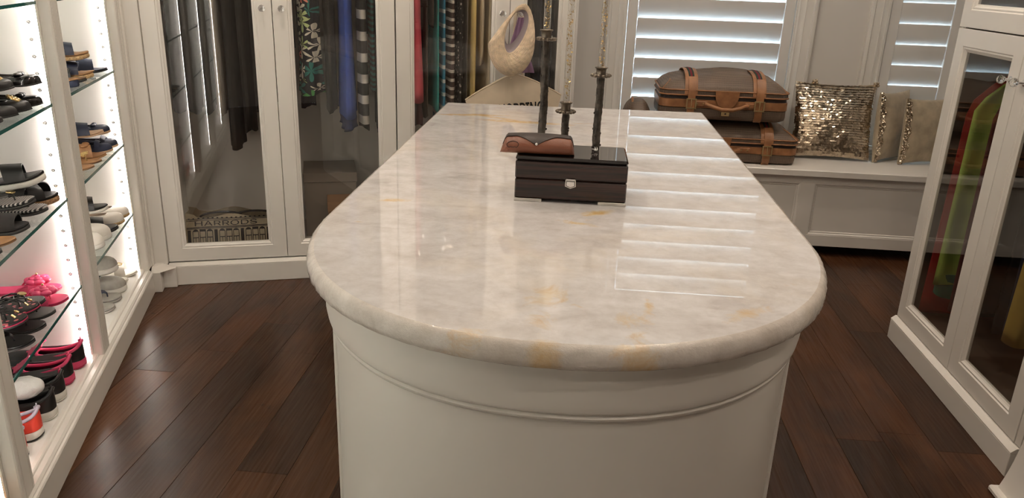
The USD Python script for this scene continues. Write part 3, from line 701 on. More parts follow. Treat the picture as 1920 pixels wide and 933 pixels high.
# three bark-textured candlesticks behind the box, each with a clear candle filled with gold flakes
def candlestick(x, y, zd, zc_top, label, seed):
    t = thing('candlestick', label, 'candlestick', T(x, y, .965), 'candlesticks behind the dark box')
    z0, h = .012, zd - .965
    part(t, 'foot', lathe([(.026, .0003), (.028, .003), (.026, .008), (.018, .012), (.0135, .020), (.001, .021)], 26), BRONZE)
    rr = random.Random(seed)
    zs = np.linspace(.012, h, 130); th = np.linspace(0, 2 * np.pi, 24, endpoint=False)
    rings = []
    for z in zs:
        cx, cy = .0009 * math.sin(z * 23 + seed), .0009 * math.cos(z * 17 + seed * 2)
        r0 = .0108 - .0010 * z / h
        P = np.stack([np.cos(th), np.sin(th), np.full(24, z * 14)], 1)
        r = r0 * (1 + .55 * (meshkit.fbm(P * [2.6, 2.6, 4.0] + seed * 9, 4, seed) - .5)) + .0007 * np.sin(3 * th + z * 40)
        rings.append(np.stack([cx + r * np.cos(th), cy + r * np.sin(th), np.full(24, z)], 1))
    st = part(t, 'stem', loft(rings), BRONZE, smooth=50)
    for k in range(int(h * 55)):
        z = rr.uniform(.03, h - .02); a = rr.uniform(0, 6.28); r = .0112
        part(st, 'bark_knot', ell((r * math.cos(a), r * math.sin(a), z), (.0022, .0022, .0034), 1), BRONZE)
    # lobed drip pan and cup
    th = np.linspace(0, 2 * np.pi, 96, endpoint=False)
    rings = []
    for rad, z in ((.008, -.003), (.018, -.004), (.0225, -.002), (.0235, .0005), (.0225, .0025), (.018, .003), (.010, .004)):
        lob = 1 + .05 * np.cos(12 * th) * (rad > .022)
        rings.append(np.stack([rad * lob * np.cos(th), rad * lob * np.sin(th), np.full(96, h + z)], 1))
    part(t, 'drip_pan', loft(rings), PEWTER, smooth=60)
    for k in range(14):
        a = k * math.pi / 7; part(t, 'bead', ell((.0232 * math.cos(a), .0232 * math.sin(a), h), (.0056, .0056, .0046), 2), PEWTER)
    hc = zc_top - .965
    part(t, 'candle_cup', lathe([(.006, h), (.0135, h + .003), (.0128, (h + hc) / 2), (.014, hc - .004), (.0178, hc), (.0176, hc + .0015), (.0125, hc - .002), (.010, hc - .004), (.001, hc - .005)], 28), PEWTER, smooth=50)
    cz0 = hc - .006
    c = part(t, 'candle', moved(lathe([(.0092, 0), (.0092, .30), (.006, .312), (.001, .318)], 24), T(0, 0, cz0)), GLASSTUBE, label='clear candle holding gold flakes', smooth=40)
    fs = []
    for k in range(170):
        z = cz0 + .012 + .285 * rr.random(); a = rr.uniform(0, 6.28); r = .0080 * math.sqrt(rr.uniform(.15, 1))
        f = bx(-.0018, .0018, -.0014, .0014, -.0001, .0001); s = rr.uniform(.5, 1.6); f.apply_scale(s)
        f.apply_transform(T(r * math.cos(a), r * math.sin(a), z, rr.uniform(0, 360), rr.uniform(0, 360), rr.uniform(0, 360))); fs.append(f)
    part(c, 'gold_flakes', cat(*fs), FLAKE, smooth=False, kind='stuff')
    return t
candlestick(-.093, 2.15, 1.331, 1.353, 'tallest bark-textured bronze candlestick, left of three behind the dark box', 3)
candlestick(-.031, 2.165, 1.139, 1.163, 'shortest bark-textured bronze candlestick, between the two taller ones', 5)
candlestick(.058, 2.15, 1.242, 1.262, 'middle-height bark-textured bronze candlestick rising behind the right of the dark box', 8)
OR = thing('hair_clip', 'small silver clip lying on the lid of the dark box', 'clip', T(.051, 1.952, 1.0772, 15))
part(OR, 'bar', bx(-.010, .008, -.0012, .0012, .0052, .0072, .0005), CHROME)
part(OR, 'clip_body', cat(bx(-.003, .0062, -.003, .003, .0002, .005, .001)), CHROME, smooth=False)
for sx_ in (-.0005, .0045): part(OR, 'prong', tube([(sx_, -.003, .004), (sx_, -.001, .010), (sx_, .003, .011)], .0011, 6), CHROME)

# ================================================================== ON THE WINDOW SEAT
def rr_loop(w, d, r, z, n=8, yo=0.0):
    pts = []
    for cx, cy, a0 in ((w / 2 - r, d / 2 - r, 0), (-w / 2 + r, d / 2 - r, 90), (-w / 2 + r, -d / 2 + r, 180), (w / 2 - r, -d / 2 + r, 270)):
        for k in range(n + 1):
            a = math.radians(a0 + 90 * k / n); pts.append((cx + r * math.cos(a), cy + r * math.sin(a) + yo, z))
    # add mid points on the long runs
    P = np.array(pts); out = []
    for i in range(len(P)):
        a, b = P[i], P[(i + 1) % len(P)]; out.append(a)
        if i % (n + 1) == n:
            for k in range(1, 8): out.append(a + (b - a) * k / 8)
    return np.array(out)
def suitcase(label, m4, W, D, Hh, xs, tabx):
    t = thing('suitcase', label, 'suitcase', m4, 'canvas suitcases on the window seat')
    r = .055; h = Hh
    soft = lambda R, amp: R + (meshkit.fbm(R * 7, 2, 4)[:, None] - .5) * amp
    rings = [rr_loop(W - .05, D - .05, r - .015, 0.0), rr_loop(W - .006, D - .006, r, .010), rr_loop(W, D, r, .028), rr_loop(W, D, r, h * .26)]
    part(t, 'lower_body', loft([soft(q, .008) if i else q for i, q in enumerate(rings)]), CANVAS, smooth=50)
    part(t, 'leather_band', loft([rr_loop(W - .004, D - .004, r, h * .262), rr_loop(W + .006, D + .006, r, h * .275), rr_loop(W + .006, D + .006, r, h * .44), rr_loop(W - .004, D - .004, r, h * .455)]), SADDLE, smooth=50)
    part(t, 'zip_band', loft([rr_loop(W - .004, D - .004, r, h * .455), rr_loop(W - .008, D - .008, r, h * .53)]), DARKL, smooth=50)
    up = [rr_loop(W - .006, D - .006, r, h * .53), rr_loop(W + .006, D + .006, r, h * .56), rr_loop(W + .002, D + .002, r, h * .645), rr_loop(W - .020, D - .020, r, h * .74), rr_loop(W - .060, D - .060, r, h * .845), rr_loop(W - .12, D - .115, r * .9, h * .925), rr_loop(W - .22, D - .20, r * .8, h * .98), rr_loop(W - .36, D - .29, r * .6, h * 1.0)]
    def sag(R, i):
        R = R.copy(); b = max(0, i - 2) / 5
        R[:, 2] += b * (.012 * np.sin(R[:, 0] * 9 + 1) + .010 * np.sin(R[:, 1] * 14)) - b * .03 * (np.abs(R[:, 0]) / (W / 2)) ** 3
        return soft(R, .006 * b)
    part(t, 'lid', loft([sag(q, i) for i, q in enumerate(up)]), CANVAS, smooth=60)
    for zz, i in ((h * .545, 1), (h * .655, 2)):
        q = rr_loop(W + .007, D + .007, r, zz); part(t, 'piping', tube(np.vstack([q, q[:1]]), .0042, 7, caps=False), SADDLE, smooth=60)
    # diagonal corner piping over the lid
    for sx_ in (-1, 1):
        q = [(sx_ * (W / 2 - .010), -D / 2 + .022, h * .655), (sx_ * (W / 2 - .035), -D / 2 + .050, h * .755), (sx_ * (W / 2 - .055), -D / 2 + .095, h * .825), (sx_ * (W / 2 - .060), 0, h * .815), (sx_ * (W / 2 - .055), D / 2 - .10, h * .815)]
        part(t, 'corner_piping', tube(np.array(q), .004, 6), SADDLE, smooth=60)
    def ribbon(xc, wd, path, th, m, nm, label=None, parent=None):
        P = np.array([[(xc + s * wd / 2, y, z) for s in (-1, -.5, 0, .5, 1)] for y, z in path])
        return part(parent or t, nm, sheet(P, th), m, label=label, smooth=40)
    fy = -D / 2
    for xc in xs:
        top = [(fy - .007, h * .56), (fy - .004, h * .66), (fy + .007, h * .755), (fy + .027, h * .862), (fy + .055, h * .945), (fy + .10, h * 1.005), (fy + .16, h * 1.035), (0, h * 1.045), (-fy - .12, h * 1.02), (-fy - .05, h * .95), (-fy - .005, h * .78), (-fy + .006, h * .6)]
        s = ribbon(xc, .070, top, .004, SADDLE, 'strap')
        ribbon(xc, .030, [(y - .003 * (i < 3), z + .003) for i, (y, z) in enumerate(top)], .003, WEBGREEN, 'web_stripe', 'dark green web stripe', s)
        ribbon(xc, .011, [(y - .0045 * (i < 3), z + .0046) for i, (y, z) in enumerate(top)], .0025, WEBRED, 'web_stripe', 'dark red centre stripe', s)
        belt = [(fy + .040, h * .935), (fy + .012, h * .835), (fy - .008, h * .70), (fy - .013, h * .60), (fy - .016, h * .40), (fy - .014, h * .2), (fy - .012, .02), (fy + .004, .001)]
        bl = ribbon(xc + .004, .040, belt, .005, SADDLE, 'belt')
        m = rect_loop(xc + .004 - .028, xc + .004 + .028, h * .255, h * .255 + .056, [(0, -.002), (0, .003), (.0065, .003), (.0065, -.002)]); m.apply_translation([0, fy - .022, 0])
        part(bl, 'buckle', m, BRASS, label='brass buckle', smooth=False)
        part(bl, 'buckle_pin', tube([(xc + .004, fy - .022, h * .255 + .003), (xc + .004, fy - .026, h * .255 + .03), (xc + .004, fy - .022, h * .255 + .055)], .0022, 6), BRASS)
    # leather tab hanging from the zip, rolled handle with its two plates, lock
    a = np.linspace(0, np.pi, 16)
    tp = [(-.066, h * .665), (.066, h * .665)] + [(.064 * math.cos(q), h * .58 - .075 * math.sin(q)) for q in a]
    m = prism(Polygon([(tabx + x_, z_) for x_, z_ in tp]), 0, .004); m.apply_transform(R); m.apply_translation([0, fy - .008, 0])
    part(t, 'leather_tab', m, SADDLE, smooth=False)
    hp = [(-.115, -.012, h * .36), (-.098, -.022, h * .35), (-.075, -.040, h * .325), (-.03, -.046, h * .275), (.03, -.046, h * .275), (.075, -.040, h * .325), (.098, -.022, h * .35), (.115, -.012, h * .36)]
    hn = part(t, 'handle', tube([(tabx + x_, fy + y_, z_) for x_, y_, z_ in hp], [.011, .0105, .0105, .0115, .0115, .0105, .0105, .011], 10), SADDLE, smooth=60)
    for s_ in (-1, 1):
        part(hn, 'handle_plate', bx(tabx + s_ * .10 - .0 * s_, tabx + s_ * .175, fy - .009, fy - .002, h * .30, h * .42, .003), SADDLE, smooth=False)
        for q in (.125, .160): part(hn, 'rivet', moved(lathe([(.006, 0), (.0045, .003), (.0003, .0038)], 10), T(tabx + s_ * q, fy - .009, h * .36, 0, 0, 90)), BRASS)
    lk = part(t, 'lock', bx(tabx - .022, tabx + .022, fy - .010, fy - .002, h * .11, h * .22, .002), BRASS, label='brass lock plate', smooth=False)
    part(lk, 'keyhole', moved(lathe([(.005, 0), (.005, .0008), (.0003, .001)], 10), T(tabx, fy - .010, h * .165, 0, 0, 90)), DARKL)
    return t
suitcase('lower of two brown canvas suitcases with tan straps on the window seat', T(.858, 4.655, .5105, 0), .78, .40, .216, (-.20, .212), -.05)
suitcase('upper brown canvas suitcase with tan straps and striped web bands, on top of the other', T(.806, 4.640, .7490, 0), .70, .40, .245, (-.185, .185), .012)
DF = thing('duffel_bag', 'brown canvas bag half hidden left of the two suitcases', 'bag', T(.345, 4.62, .5125))
rg = []
for s in np.sin(np.linspace(-np.pi / 2, np.pi / 2, 17)):
    th = np.linspace(0, 2 * np.pi, 28, endpoint=False); k = (1 - abs(s) ** 4) ** .5
    rg.append(np.stack([(.085 * (.25 + .75 * k)) * np.sign(np.cos(th)) * abs(np.cos(th)) ** .8, np.full(28, .17 * s), .155 + (.155 * (.55 + .45 * k)) * np.sign(np.sin(th)) * abs(np.sin(th)) ** .8 - .155 * .45 * (1 - k) * 0], 1))
rg = [np.c_[q[:, 0], q[:, 1], q[:, 2] - q[:, 2].min()] for q in rg]
part(DF, 'body', loft(rg), CANVAS, smooth=60)
part(DF, 'piping', tube(np.vstack([rg[2], rg[2][:1]]) * [1.02, 1.0, 1.01], .004, 6, caps=False), SADDLE)
part(DF, 'carry_handle', tube([(-.03, -.08, .28), (-.03, -.06, .30), (-.03, 0, .312), (-.03, .06, .30), (-.03, .08, .28)], .008, 8), SADDLE)

def pillow_pts(W, H, Tk, n=25, sgn=1):
    g = np.sin(np.linspace(-np.pi / 2, np.pi / 2, n)); X, Z = np.meshgrid(g, g, indexing='ij')
    bul = ((1 - np.abs(X) ** 2.4) * (1 - np.abs(Z) ** 2.4)).clip(0, 1) ** .52
    xx = X * W / 2 * (1 - .055 * (1 - Z ** 2)); zz = Z * H / 2 * (1 - .055 * (1 - X ** 2))
    wr = (meshkit.fbm(np.stack([X * 2.2, Z * 2.2, np.full_like(X, sgn * 3.)], -1), 3, 5) - .5) * .014 * bul
    return np.stack([xx, sgn * (Tk / 2 * bul + .003) + wr, zz + H / 2], -1)
def half(W, H, Tk, sgn, n=25):
    P = pillow_pts(W, H, Tk, n, sgn); V = P.reshape(-1, 3); F = grid_faces(n, n, False)
    if sgn > 0: F = F[:, ::-1]
    return P, (V, F)
def pillow(W, H, Tk):
    Pa, (Va, Fa) = half(W, H, Tk, 1); Pb, (Vb, Fb) = half(W, H, Tk, -1)
    n = 25; o = len(Va)
    bd = list(range(n)) + [i * n + n - 1 for i in range(1, n)] + [(n - 1) * n + j for j in range(n - 2, -1, -1)] + [i * n for i in range(n - 2, 0, -1)]
    E = []
    for i in range(len(bd)):
        a, b = bd[i], bd[(i + 1) % len(bd)]; E += [[a, b, b + o], [a, b + o, a + o]]
    m = trimesh.Trimesh(np.vstack([Va, Vb]), np.vstack([Fa, Fb + o, E]), process=True)
    trimesh.repair.fix_normals(m)
    return m, Pa, Pb
def sequins(P, nrow, ncol, rad, seed, sgn=-1, jit=14, region=None):
    """overlapping round sequins hung in rows over a pillow face"""
    from scipy.interpolate import RegularGridInterpolator as RG
    r = np.random.default_rng(seed); n = P.shape[0]; t = np.linspace(0, 1, n)
    f = RG((t, t), P); V, F = [], []
    k = 7; th = np.linspace(0, 2 * np.pi, k, endpoint=False)
    gx = (np.arcsin(np.linspace(-.985, .985, ncol)) / np.pi + .5); gz = (np.arcsin(np.linspace(-.985, .985, nrow)) / np.pi + .5)
    for j, b in enumerate(gz):
        for i, a in enumerate(gx):
            a2 = np.clip(a + r.normal(0, .002), .004, .996)
            if region and not region(a2, b): continue
            p = f([[a2, b]])[0]; e = 1e-3
            du = f([[min(1, a2 + e), b]])[0] - f([[max(0, a2 - e), b]])[0]; dv = f([[a2, min(1, b + e)]])[0] - f([[a2, max(0, b - e)]])[0]
            du /= np.linalg.norm(du); dv /= np.linalg.norm(dv); nn = np.cross(du, dv); nn /= np.linalg.norm(nn)
            if nn[1] * sgn < 0: nn = -nn
            ax, ay = np.radians(r.normal(0, jit)), np.radians(r.normal(16, jit))
            dv2 = dv * math.cos(ay) - nn * math.sin(ay); n2 = dv * math.sin(ay) + nn * math.cos(ay); du2 = du * math.cos(ax) + n2 * math.sin(ax)
            c = p + nn * .004; o = len(V)
            V += [c + rad * (math.cos(q) * du2 + math.sin(q) * dv2) for q in th]
            F += [[o, o + q, o + q + 1] for q in range(1, k - 1)]
    return trimesh.Trimesh(np.array(V), np.array(F), process=False)
C1 = thing('sequin_cushion', 'large square champagne sequin cushion next to the suitcases on the window seat', 'cushion', T(1.490, 4.690, .5245, -3, 0, -13))
pm, Pa, Pb = pillow(.445, .425, .12)
part(C1, 'cover', pm, GOLDCLOTH, smooth=60)
part(C1, 'sequins', sequins(Pb, 30, 46, .0102, 11, -1, 6), SEQUIN, smooth=False, kind='stuff')
for sx_ in (-.118, .225):
    part(C1, 'bead_tassel', cat(*[ell((sx_ + .010 * math.cos(q), .010 * math.sin(q), .425 + .006 * (i % 3)), .009, 1) for i, q in enumerate(np.linspace(0, 5.2, 6))]), SEQUIN, kind='stuff', smooth=False)
for (x_, y_, rz, lab, sd) in ((1.850, 4.752, 40, 'taupe velvet cushion with a sequinned face, in the middle of the three cushions', 21), (2.030, 4.700, 20, 'taupe velvet cushion with a sequinned left edge, rightmost beside the tall cupboard', 22)):
    c = thing('velvet_cushion', lab, 'cushion', T(x_, y_, .5145, rz, 0, -4), 'velvet cushions on the window seat')
    pm, Pa, Pb = pillow(.30 if sd == 21 else .34, .40 if sd == 21 else .375, .11)
    part(c, 'cover', pm, VELVET, smooth=60)
    part(c, 'sequins', sequins(Pb, 64, 84, .0044, sd, -1, 26, region=lambda a, b: a < .16 + .02 * math.sin(b * 40)), SEQUIN, smooth=False, kind='stuff')

# ================================================================== HUNG ON THE WARDROBE KNOB
VS = thing('sun_visor', 'woven straw sun visor hanging from the wardrobe knob above the canvas tote', 'hat', L(1.612, -.046, 1.024))
# inner rim (head opening) and outer brim, both loops seen from the front; local x = u, y = v (towards the viewer is -), z up
def visor_pt(t, s):
    """t around the loop from the top, s from the inner rim (0) to the brim edge (1)"""
    a = 2 * np.pi * t
    ix, iz = .016 + .052 * math.sin(a) * (1 + .12 * math.cos(a)) - .020 * math.cos(a) * -1 * .9, .205 + .100 * math.cos(a)
    ix += .030 * (math.cos(a) * .5 + .5) - .02
    ox, oz = -.010 + .112 * math.sin(a), .150 + .150 * math.cos(a)
    if math.cos(a) > 0:
        kk = math.cos(a) ** .8
        ox = ox * (1 - .42 * kk) + .055 * kk; oz = oz * (1 - .0 * kk) + .028 * kk
    bul = math.sin(math.pi * min(1, s * .9)) * (.045 * (1 - .8 * max(0, math.cos(a))))
    y = -.040 - .030 * (1 - math.cos(a)) / 2 * (1 - s * .4) - bul * .6
    return np.array([ix + (ox - ix) * s, y, iz + (oz - iz) * s])
nr, nt = 16 * 6 + 1, 150
G = np.array([[visor_pt(j / (nt - 1), i / (nr - 1)) for j in range(nt)] for i in range(nr)])
ii = np.arange(nr)[:, None]; jj = np.arange(nt)[None]
row = np.abs(np.sin(np.pi * ii / 6)); G[..., 1] -= .0032 * row + .0016 * np.sin(jj * 1.15 + (ii // 6) * 1.6) * row
part(VS, 'brim', sheet(G, .0025), STRAW, smooth=50)
part(VS, 'rim_binding', tube(np.array([visor_pt(j / 80, 0) for j in range(81)]), .0035, 6, caps=False), STRAW)
part(VS, 'head_band', sheet(np.array([[(visor_pt(j / 60, 0) - [.0, 0, .20]) * [1 - .26 * k, 0, 1 - .24 * k] + [.004 * k, -.036 + .026 * k - .03 * (1 - math.cos(2 * np.pi * j / 60)) / 2 * (1 - k), .20 + .012 * k] for k in (0, .3, .6, 1)] for j in range(61)]), .002), plain('lilac_grey_lining', (.34, .29, .31), .8), label='grey lilac inner band', smooth=50)
RB = thing('ribbon_scarf', 'lilac scarf hanging from the wardrobe knob behind the straw visor', 'scarf', L(1.664, -.021, 1.028))
P = np.array([[((.004 + .030 * (1 - q) ** 1.2) * s + .040 * (1 - q) + .004 * math.sin(9 * q + s), .004 * math.sin(5 * s + 7 * q), .260 * q) for s in np.linspace(-1, 1, 9)] for q in np.linspace(0, 1, 22)])
part(RB, 'ribbon', sheet(P, .002), LILAC, smooth=60)
P2b = np.array([[(.035 * s * (1 - .6 * q) - .045 * (1 - q) , -.006 + .004 * math.sin(6 * s + 5 * q), .03 + .230 * q) for s in np.linspace(-1, 1, 9)] for q in np.linspace(0, 1, 20)])
part(RB, 'ribbon', sheet(P2b, .002), LILAC, smooth=60)
# tote: top edge lifted in the middle by its hidden handles, corners drooping
TT = thing('tote_bag', 'natural canvas tote bag with black lettering hanging behind the island', 'bag', L(1.640, -.036, .50))
us = np.linspace(-1, 1, 41)
def tote_pt(u, q, side):
    """q 0 bottom .. 1 top edge"""
    ztop = .522 - .105 * abs(u) ** 1.35 - (.018 if u < 0 else -.004) * abs(u)
    x = u * (.205 + .038 * q ** 3)
    y = side * (.022 * (1 - abs(u) ** 3) * (1 - .75 * q)) + .007 * math.sin(u * 9 + q * 3) * q * (1 - abs(u))
    return (x, y, ztop * q)
for side, nm in ((-1, 'front_panel'), (1, 'rear_panel')):
    part(TT, nm, sheet(np.array([[tote_pt(u, q, side) for u in us] for q in np.linspace(0, 1, 18)]), .002), CANVASN, smooth=60)
    part(TT, 'hem', tube(np.array([tote_pt(u, 1.0, side) for u in us]), .0035, 6), CANVASN, smooth=60)
    part(TT, 'handle', tube(np.array([(x_, (side * .006 if z_ < .51 else (.037 if z_ < .55 else .043 + side * .003)), z_) for x_, z_ in ((-.018, .50), (-.016, .54), (-.010, .60), (.004, .72), (.004, .805), (.010, .825), (.024, .836), (.038, .825), (.044, .805), (.044, .72), (.044, .6), (.042, .54), (.044, .50))]), .007, 6, flat=.3), CANVASN, smooth=60)
tm = meshkit.text_mesh('SHOPPING', .058, .0012, bold=True); wd = tm.bounds[1][0]
tm.apply_scale([.262 / wd, 1, 1]); tm.apply_transform(R)
tm.apply_transform(T(-.112, -.0235, .318, 0, -4.0, 0))
part(TT, 'lettering', tm, PRINTBLK, label='black printed capitals', smooth=False)
# ================================================================== CLOTHES
def cloth(name, c, **kw):
    return plain(name, c, kw.pop('rough', .85), noise=kw.pop('noise', 6), var=kw.pop('var', .18), bump=kw.pop('bump', .25), bscale=kw.pop('bscale', 900), **kw)
CL = {k: cloth(f'cloth_{k}', c) for k, c in dict(
    black=(.012, .011, .011), charcoal=(.024, .022, .021), softblack=(.018, .015, .014), navy=(.012, .016, .035), purple=(.030, .014, .040), paleblue=(.20, .235, .31), royal=(.035, .09, .44), royaldark=(.016, .03, .14),
    coral=(.88, .13, .18), maroon=(.060, .010, .013), brown=(.085, .062, .048), olive=(.080, .068, .048), teal=(.025, .36, .35), blue=(.04, .22, .36), grey=(.20, .175, .15), yellow=(.74, .56, .22), cream=(.74, .66, .50), beige=(.66, .57, .42), stone=(.50, .45, .38),
    green=(.30, .42, .085), deepgreen=(.022, .12, .070), red=(.30, .014, .012), darkred=(.070, .008, .008), mustard=(.38, .27, .055), darkbrown=(.030, .020, .016), denim=(.055, .07, .11)).items()}
STR_BW = stripes('black_white_bands', (.010, .010, .010), (.62, .60, .57), .100, .58)
STR_BRN = stripes('brown_white_stripes', (.060, .034, .028), (.66, .62, .56), .0412, .64, warp=.25)
STR_TEAL = stripes('teal_dark_stripes', (.020, .13, .13), (.012, .012, .015), .026, .5, warp=1.2)
STR_BLUE = stripes('blue_white_stripes', (.03, .20, .34), (.62, .68, .70), .066, .72, warp=.3)
FLORAL = mat('black_leaf_print', {
    'g': ('geometry', {}), 'w': ('vector_math', {'math_type': 'multiply', 'vector2': (1.0, 0.0, 1.0)}), 'v': ('voronoi_texture', {'scale': 15.0, 'randomness': .7}),
    'd': ('vector_math', {'math_type': 'subtract'}), 'sx': ('separate_xyz', {}), 'at': ('math', {'math_type': 'arctan2'}), 'a3': ('math', {'math_type': 'multiply', 'value2': 3.0}), 'co': ('math', {'math_type': 'cosine'}), 'ab': ('math', {'math_type': 'absolute'}),
    'th': ('math', {'math_type': 'multiply_add', 'value2': 0.80, 'value3': -0.02}), 'in': ('math', {'math_type': 'less_than'}), 'sc': ('separate_color', {}),
    'pal': ('rgb_ramp', {'ramp': [(0, (.03, .22, .20)), (.20, (.09, .36, .10)), (.36, (.85, .82, .70)), (.72, (.58, .70, .32)), (.84, (.80, .24, .18)), (.92, (.85, .82, .72))], 'interpolate': False}),
    'm': ('mix', {'mix_type': 'mix', 'color1': (.014, .016, .024)}), 'p': ('principled_bsdf', {'roughness': .8})},
    [('g.position', 'w.vector1'), ('w.vector', 'v.vector'), ('w.vector', 'd.vector1'), ('v.position', 'd.vector2'), ('d.vector', 'sx.vector'), ('sx.x', 'at.value1'), ('sx.z', 'at.value2'), ('at.value', 'a3.value1'), ('a3.value', 'co.value1'), ('co.value', 'ab.value1'), ('ab.value', 'th.value1'),
     ('v.distance', 'in.value1'), ('th.value', 'in.value2'), ('v.color', 'sc.color'), ('sc.r', 'pal.fac'), ('in.value', 'm.fac'), ('pal.color', 'm.color2'), ('m.color', 'p.base_color')])
SPECK = mat('black_white_speckle', {
    'g': ('geometry', {}), 'v': ('voronoi_texture', {'scale': 75.0, 'randomness': 1.0}), 'sc': ('separate_color', {}), 'r': ('rgb_ramp', {'ramp': [(0, (.014, .012, .012)), (.72, (.52, .48, .44))], 'interpolate': False}),
    'd': ('rgb_ramp', {'ramp': [(0, (1, 1, 1)), (.45, (0, 0, 0))], 'interpolate': False}), 'm': ('mix', {'mix_type': 'mix', 'color1': (.014, .012, .012)}), 'p': ('principled_bsdf', {'roughness': .8})},
    [('g.position', 'v.vector'), ('v.color', 'sc.color'), ('sc.r', 'r.fac'), ('v.distance', 'd.fac'), ('d.color', 'm.fac'), ('r.color', 'm.color2'), ('m.color', 'p.base_color')])

def drape(w, d, h, flare=1.25, folds=5, seed=0, shoulder=True, n=72, nz=18, uneven=.012, skew=0.0, lean=0.0, yc=0.0, amp=.20):
    """a hanging garment: x thickness, y depth, z up from the hem"""
    r = random.Random(seed); ph = r.uniform(0, 6.28); ph2 = r.uniform(0, 6.28)
    th = np.linspace(0, 2 * np.pi, n, endpoint=False); rings = []
    cx = np.sign(np.cos(th)) * np.abs(np.cos(th)) ** .7; sy = np.sign(np.sin(th)) * np.abs(np.sin(th)) ** .75
    for k, q in enumerate(np.linspace(0, 1, nz)):
        z = q * h; f = 1 + (flare - 1) * (1 - q) ** 1.4; b = d / 2 * (.86 + .14 * f)
        a = w / 2 * f * (.9 + .1 * math.sin(q * 9 + ph))
        if shoulder and h * (1 - q) < .16:
            t = 1 - h * (1 - q) / .16; b = b * (1 - .82 * t ** 1.5) + .02 * t; a = a * (1 - .45 * t)
        fo = (np.sin(folds * sy * 2.2 + ph + q * .8) * .5 + np.sin(folds * 1.7 * sy * 2.2 + ph2) * .3) * w * amp * (1 - .55 * q)
        x = cx * a + fo * (np.abs(cx) ** .5) * .9 + lean * (1 - q) * w
        y = sy * b + yc + .3 * w * (1 - .6 * q) * np.sin(3 * th + ph2) * .35
        zz = z + (uneven * np.sin(2 * th + ph) + skew * sy) * (1 - q) ** 2
        rings.append(np.stack([x, y, zz], 1))
    return loft(rings)
RACK = []
def hang(name, label, cat_, frame, p, q0, q1, w, hem, m, top=1.955, rod=2.06, flare=1.10, folds=5, tiers=(), layer=0, rodq=.33, **kw):
    """p along the rod, q0..q1 into the cupboard; built by build_racks so that neighbours do not run into each other"""
    RACK.append(dict(name=name, label=label, cat=cat_, frame=frame, p=p, q0=q0, q1=q1, w=w, hem=hem, m=m, top=top, rod=rod, flare=flare, folds=folds, tiers=tiers, layer=layer, rodq=rodq, kw=kw))
def build_racks():
    rows = {}
    for i, g in enumerate(RACK):
        rows.setdefault((float(g['frame'][0, 3]), g['layer']), []).append(i)
    lim = {}
    for ids in rows.values():
        ids.sort(key=lambda i: RACK[i]['p'])
        for k, i in enumerate(ids):
            g = RACK[i]; lo, hi = g['p'] - g['w'] * .75, g['p'] + g['w'] * .75
            if k: h = RACK[ids[k - 1]]; lo = max(lo, h['p'] + (g['p'] - h['p']) * h['w'] / (h['w'] + g['w']) + .0008)
            if k + 1 < len(ids): h = RACK[ids[k + 1]]; hi = min(hi, g['p'] + (h['p'] - g['p']) * g['w'] / (h['w'] + g['w']) - .0008)
            lim[i] = (lo - g['p'], hi - g['p'])
    for i, g in enumerate(RACK):
        lo, hi = lim[i]; qc = (g['q0'] + g['q1']) / 2; off = qc - g['rodq']; hem, top, rod = g['hem'], g['top'], g['rod']
        t = thing(g['name'], g['label'], g['cat'], g['frame'] @ T(g['p'], g['rodq'], hem), 'clothes hanging behind the glass doors')
        def fit(mesh):
            v = mesh.vertices.copy(); a, b = v[:, 0].min(), v[:, 0].max()
            if b - a > hi - lo: v[:, 0] = lo + (v[:, 0] - a) * (hi - lo) / (b - a)
            else: v[:, 0] += max(0, lo - a) - max(0, b - hi)
            mesh.vertices = v; return mesh
        dm = fit(moved(drape(g['w'], g['q1'] - g['q0'], top - hem, g['flare'], g['folds'], i + 1, **g['kw']), T(0, off, 0)))
        part(t, 'body', dm, g['m'], smooth=60)
        for (w2, h2, z2, m2, nm) in g['tiers']:
            part(t, nm, fit(moved(drape(w2, (g['q1'] - g['q0']) * .98, h2, 1.1, g['folds'] + 2, i + 51, shoulder=False, nz=8), T(0, off, z2))), m2, smooth=60)
        part(t, 'hanger', tube([(0, 0, top - hem - .02), (0, 0, rod - hem - .030), (0, .010, rod - hem - .020), (0, .0175, rod - hem - .002), (0, .0125, rod - hem + .0125), (0, 0, rod - hem + .0155), (0, -.0125, rod - hem + .0125), (0, -.0175, rod - hem + .0)], .0022, 6), CHROME)
F0, F1_ = .10, .50
# behind the first wardrobe door: black clothes
for (p, w, hem, k, lab) in ((.070, .050, .825, 'charcoal', 'charcoal long garment hanging leftmost behind the first wardrobe door'),
                            (.130, .060, .815, 'black', 'black dress second from the left behind the first wardrobe door'),
                            (.192, .058, .820, 'charcoal', 'dark grey dress third from the left behind the first wardrobe door'),
                            (.305, .075, .625, 'black', 'longest black dress, its hem hanging lowest behind the first wardrobe door'),
                            (.370, .060, .700, 'softblack', 'soft black long dress just right of the longest black dress'),
                            (.428, .055, .800, 'black', 'black garment next to the stile, behind the first wardrobe door'),
                            (.482, .050, .840, 'softblack', 'black garment hanging behind the centre stile of the first wardrobe')):
    hang('dress', lab, 'dress', LF, p, F0 + .02, F1_, w, hem, CL[k], folds=4, skew=-.02 if p > .3 else 0)
hang('shirt', 'short pale shirt hanging between the black dresses behind the first door', 'shirt', LF, .252, .14, .46, .045, .80, CL['stone'], uneven=.004)  # pale cloth added to stand for a bright lit gap between the hems
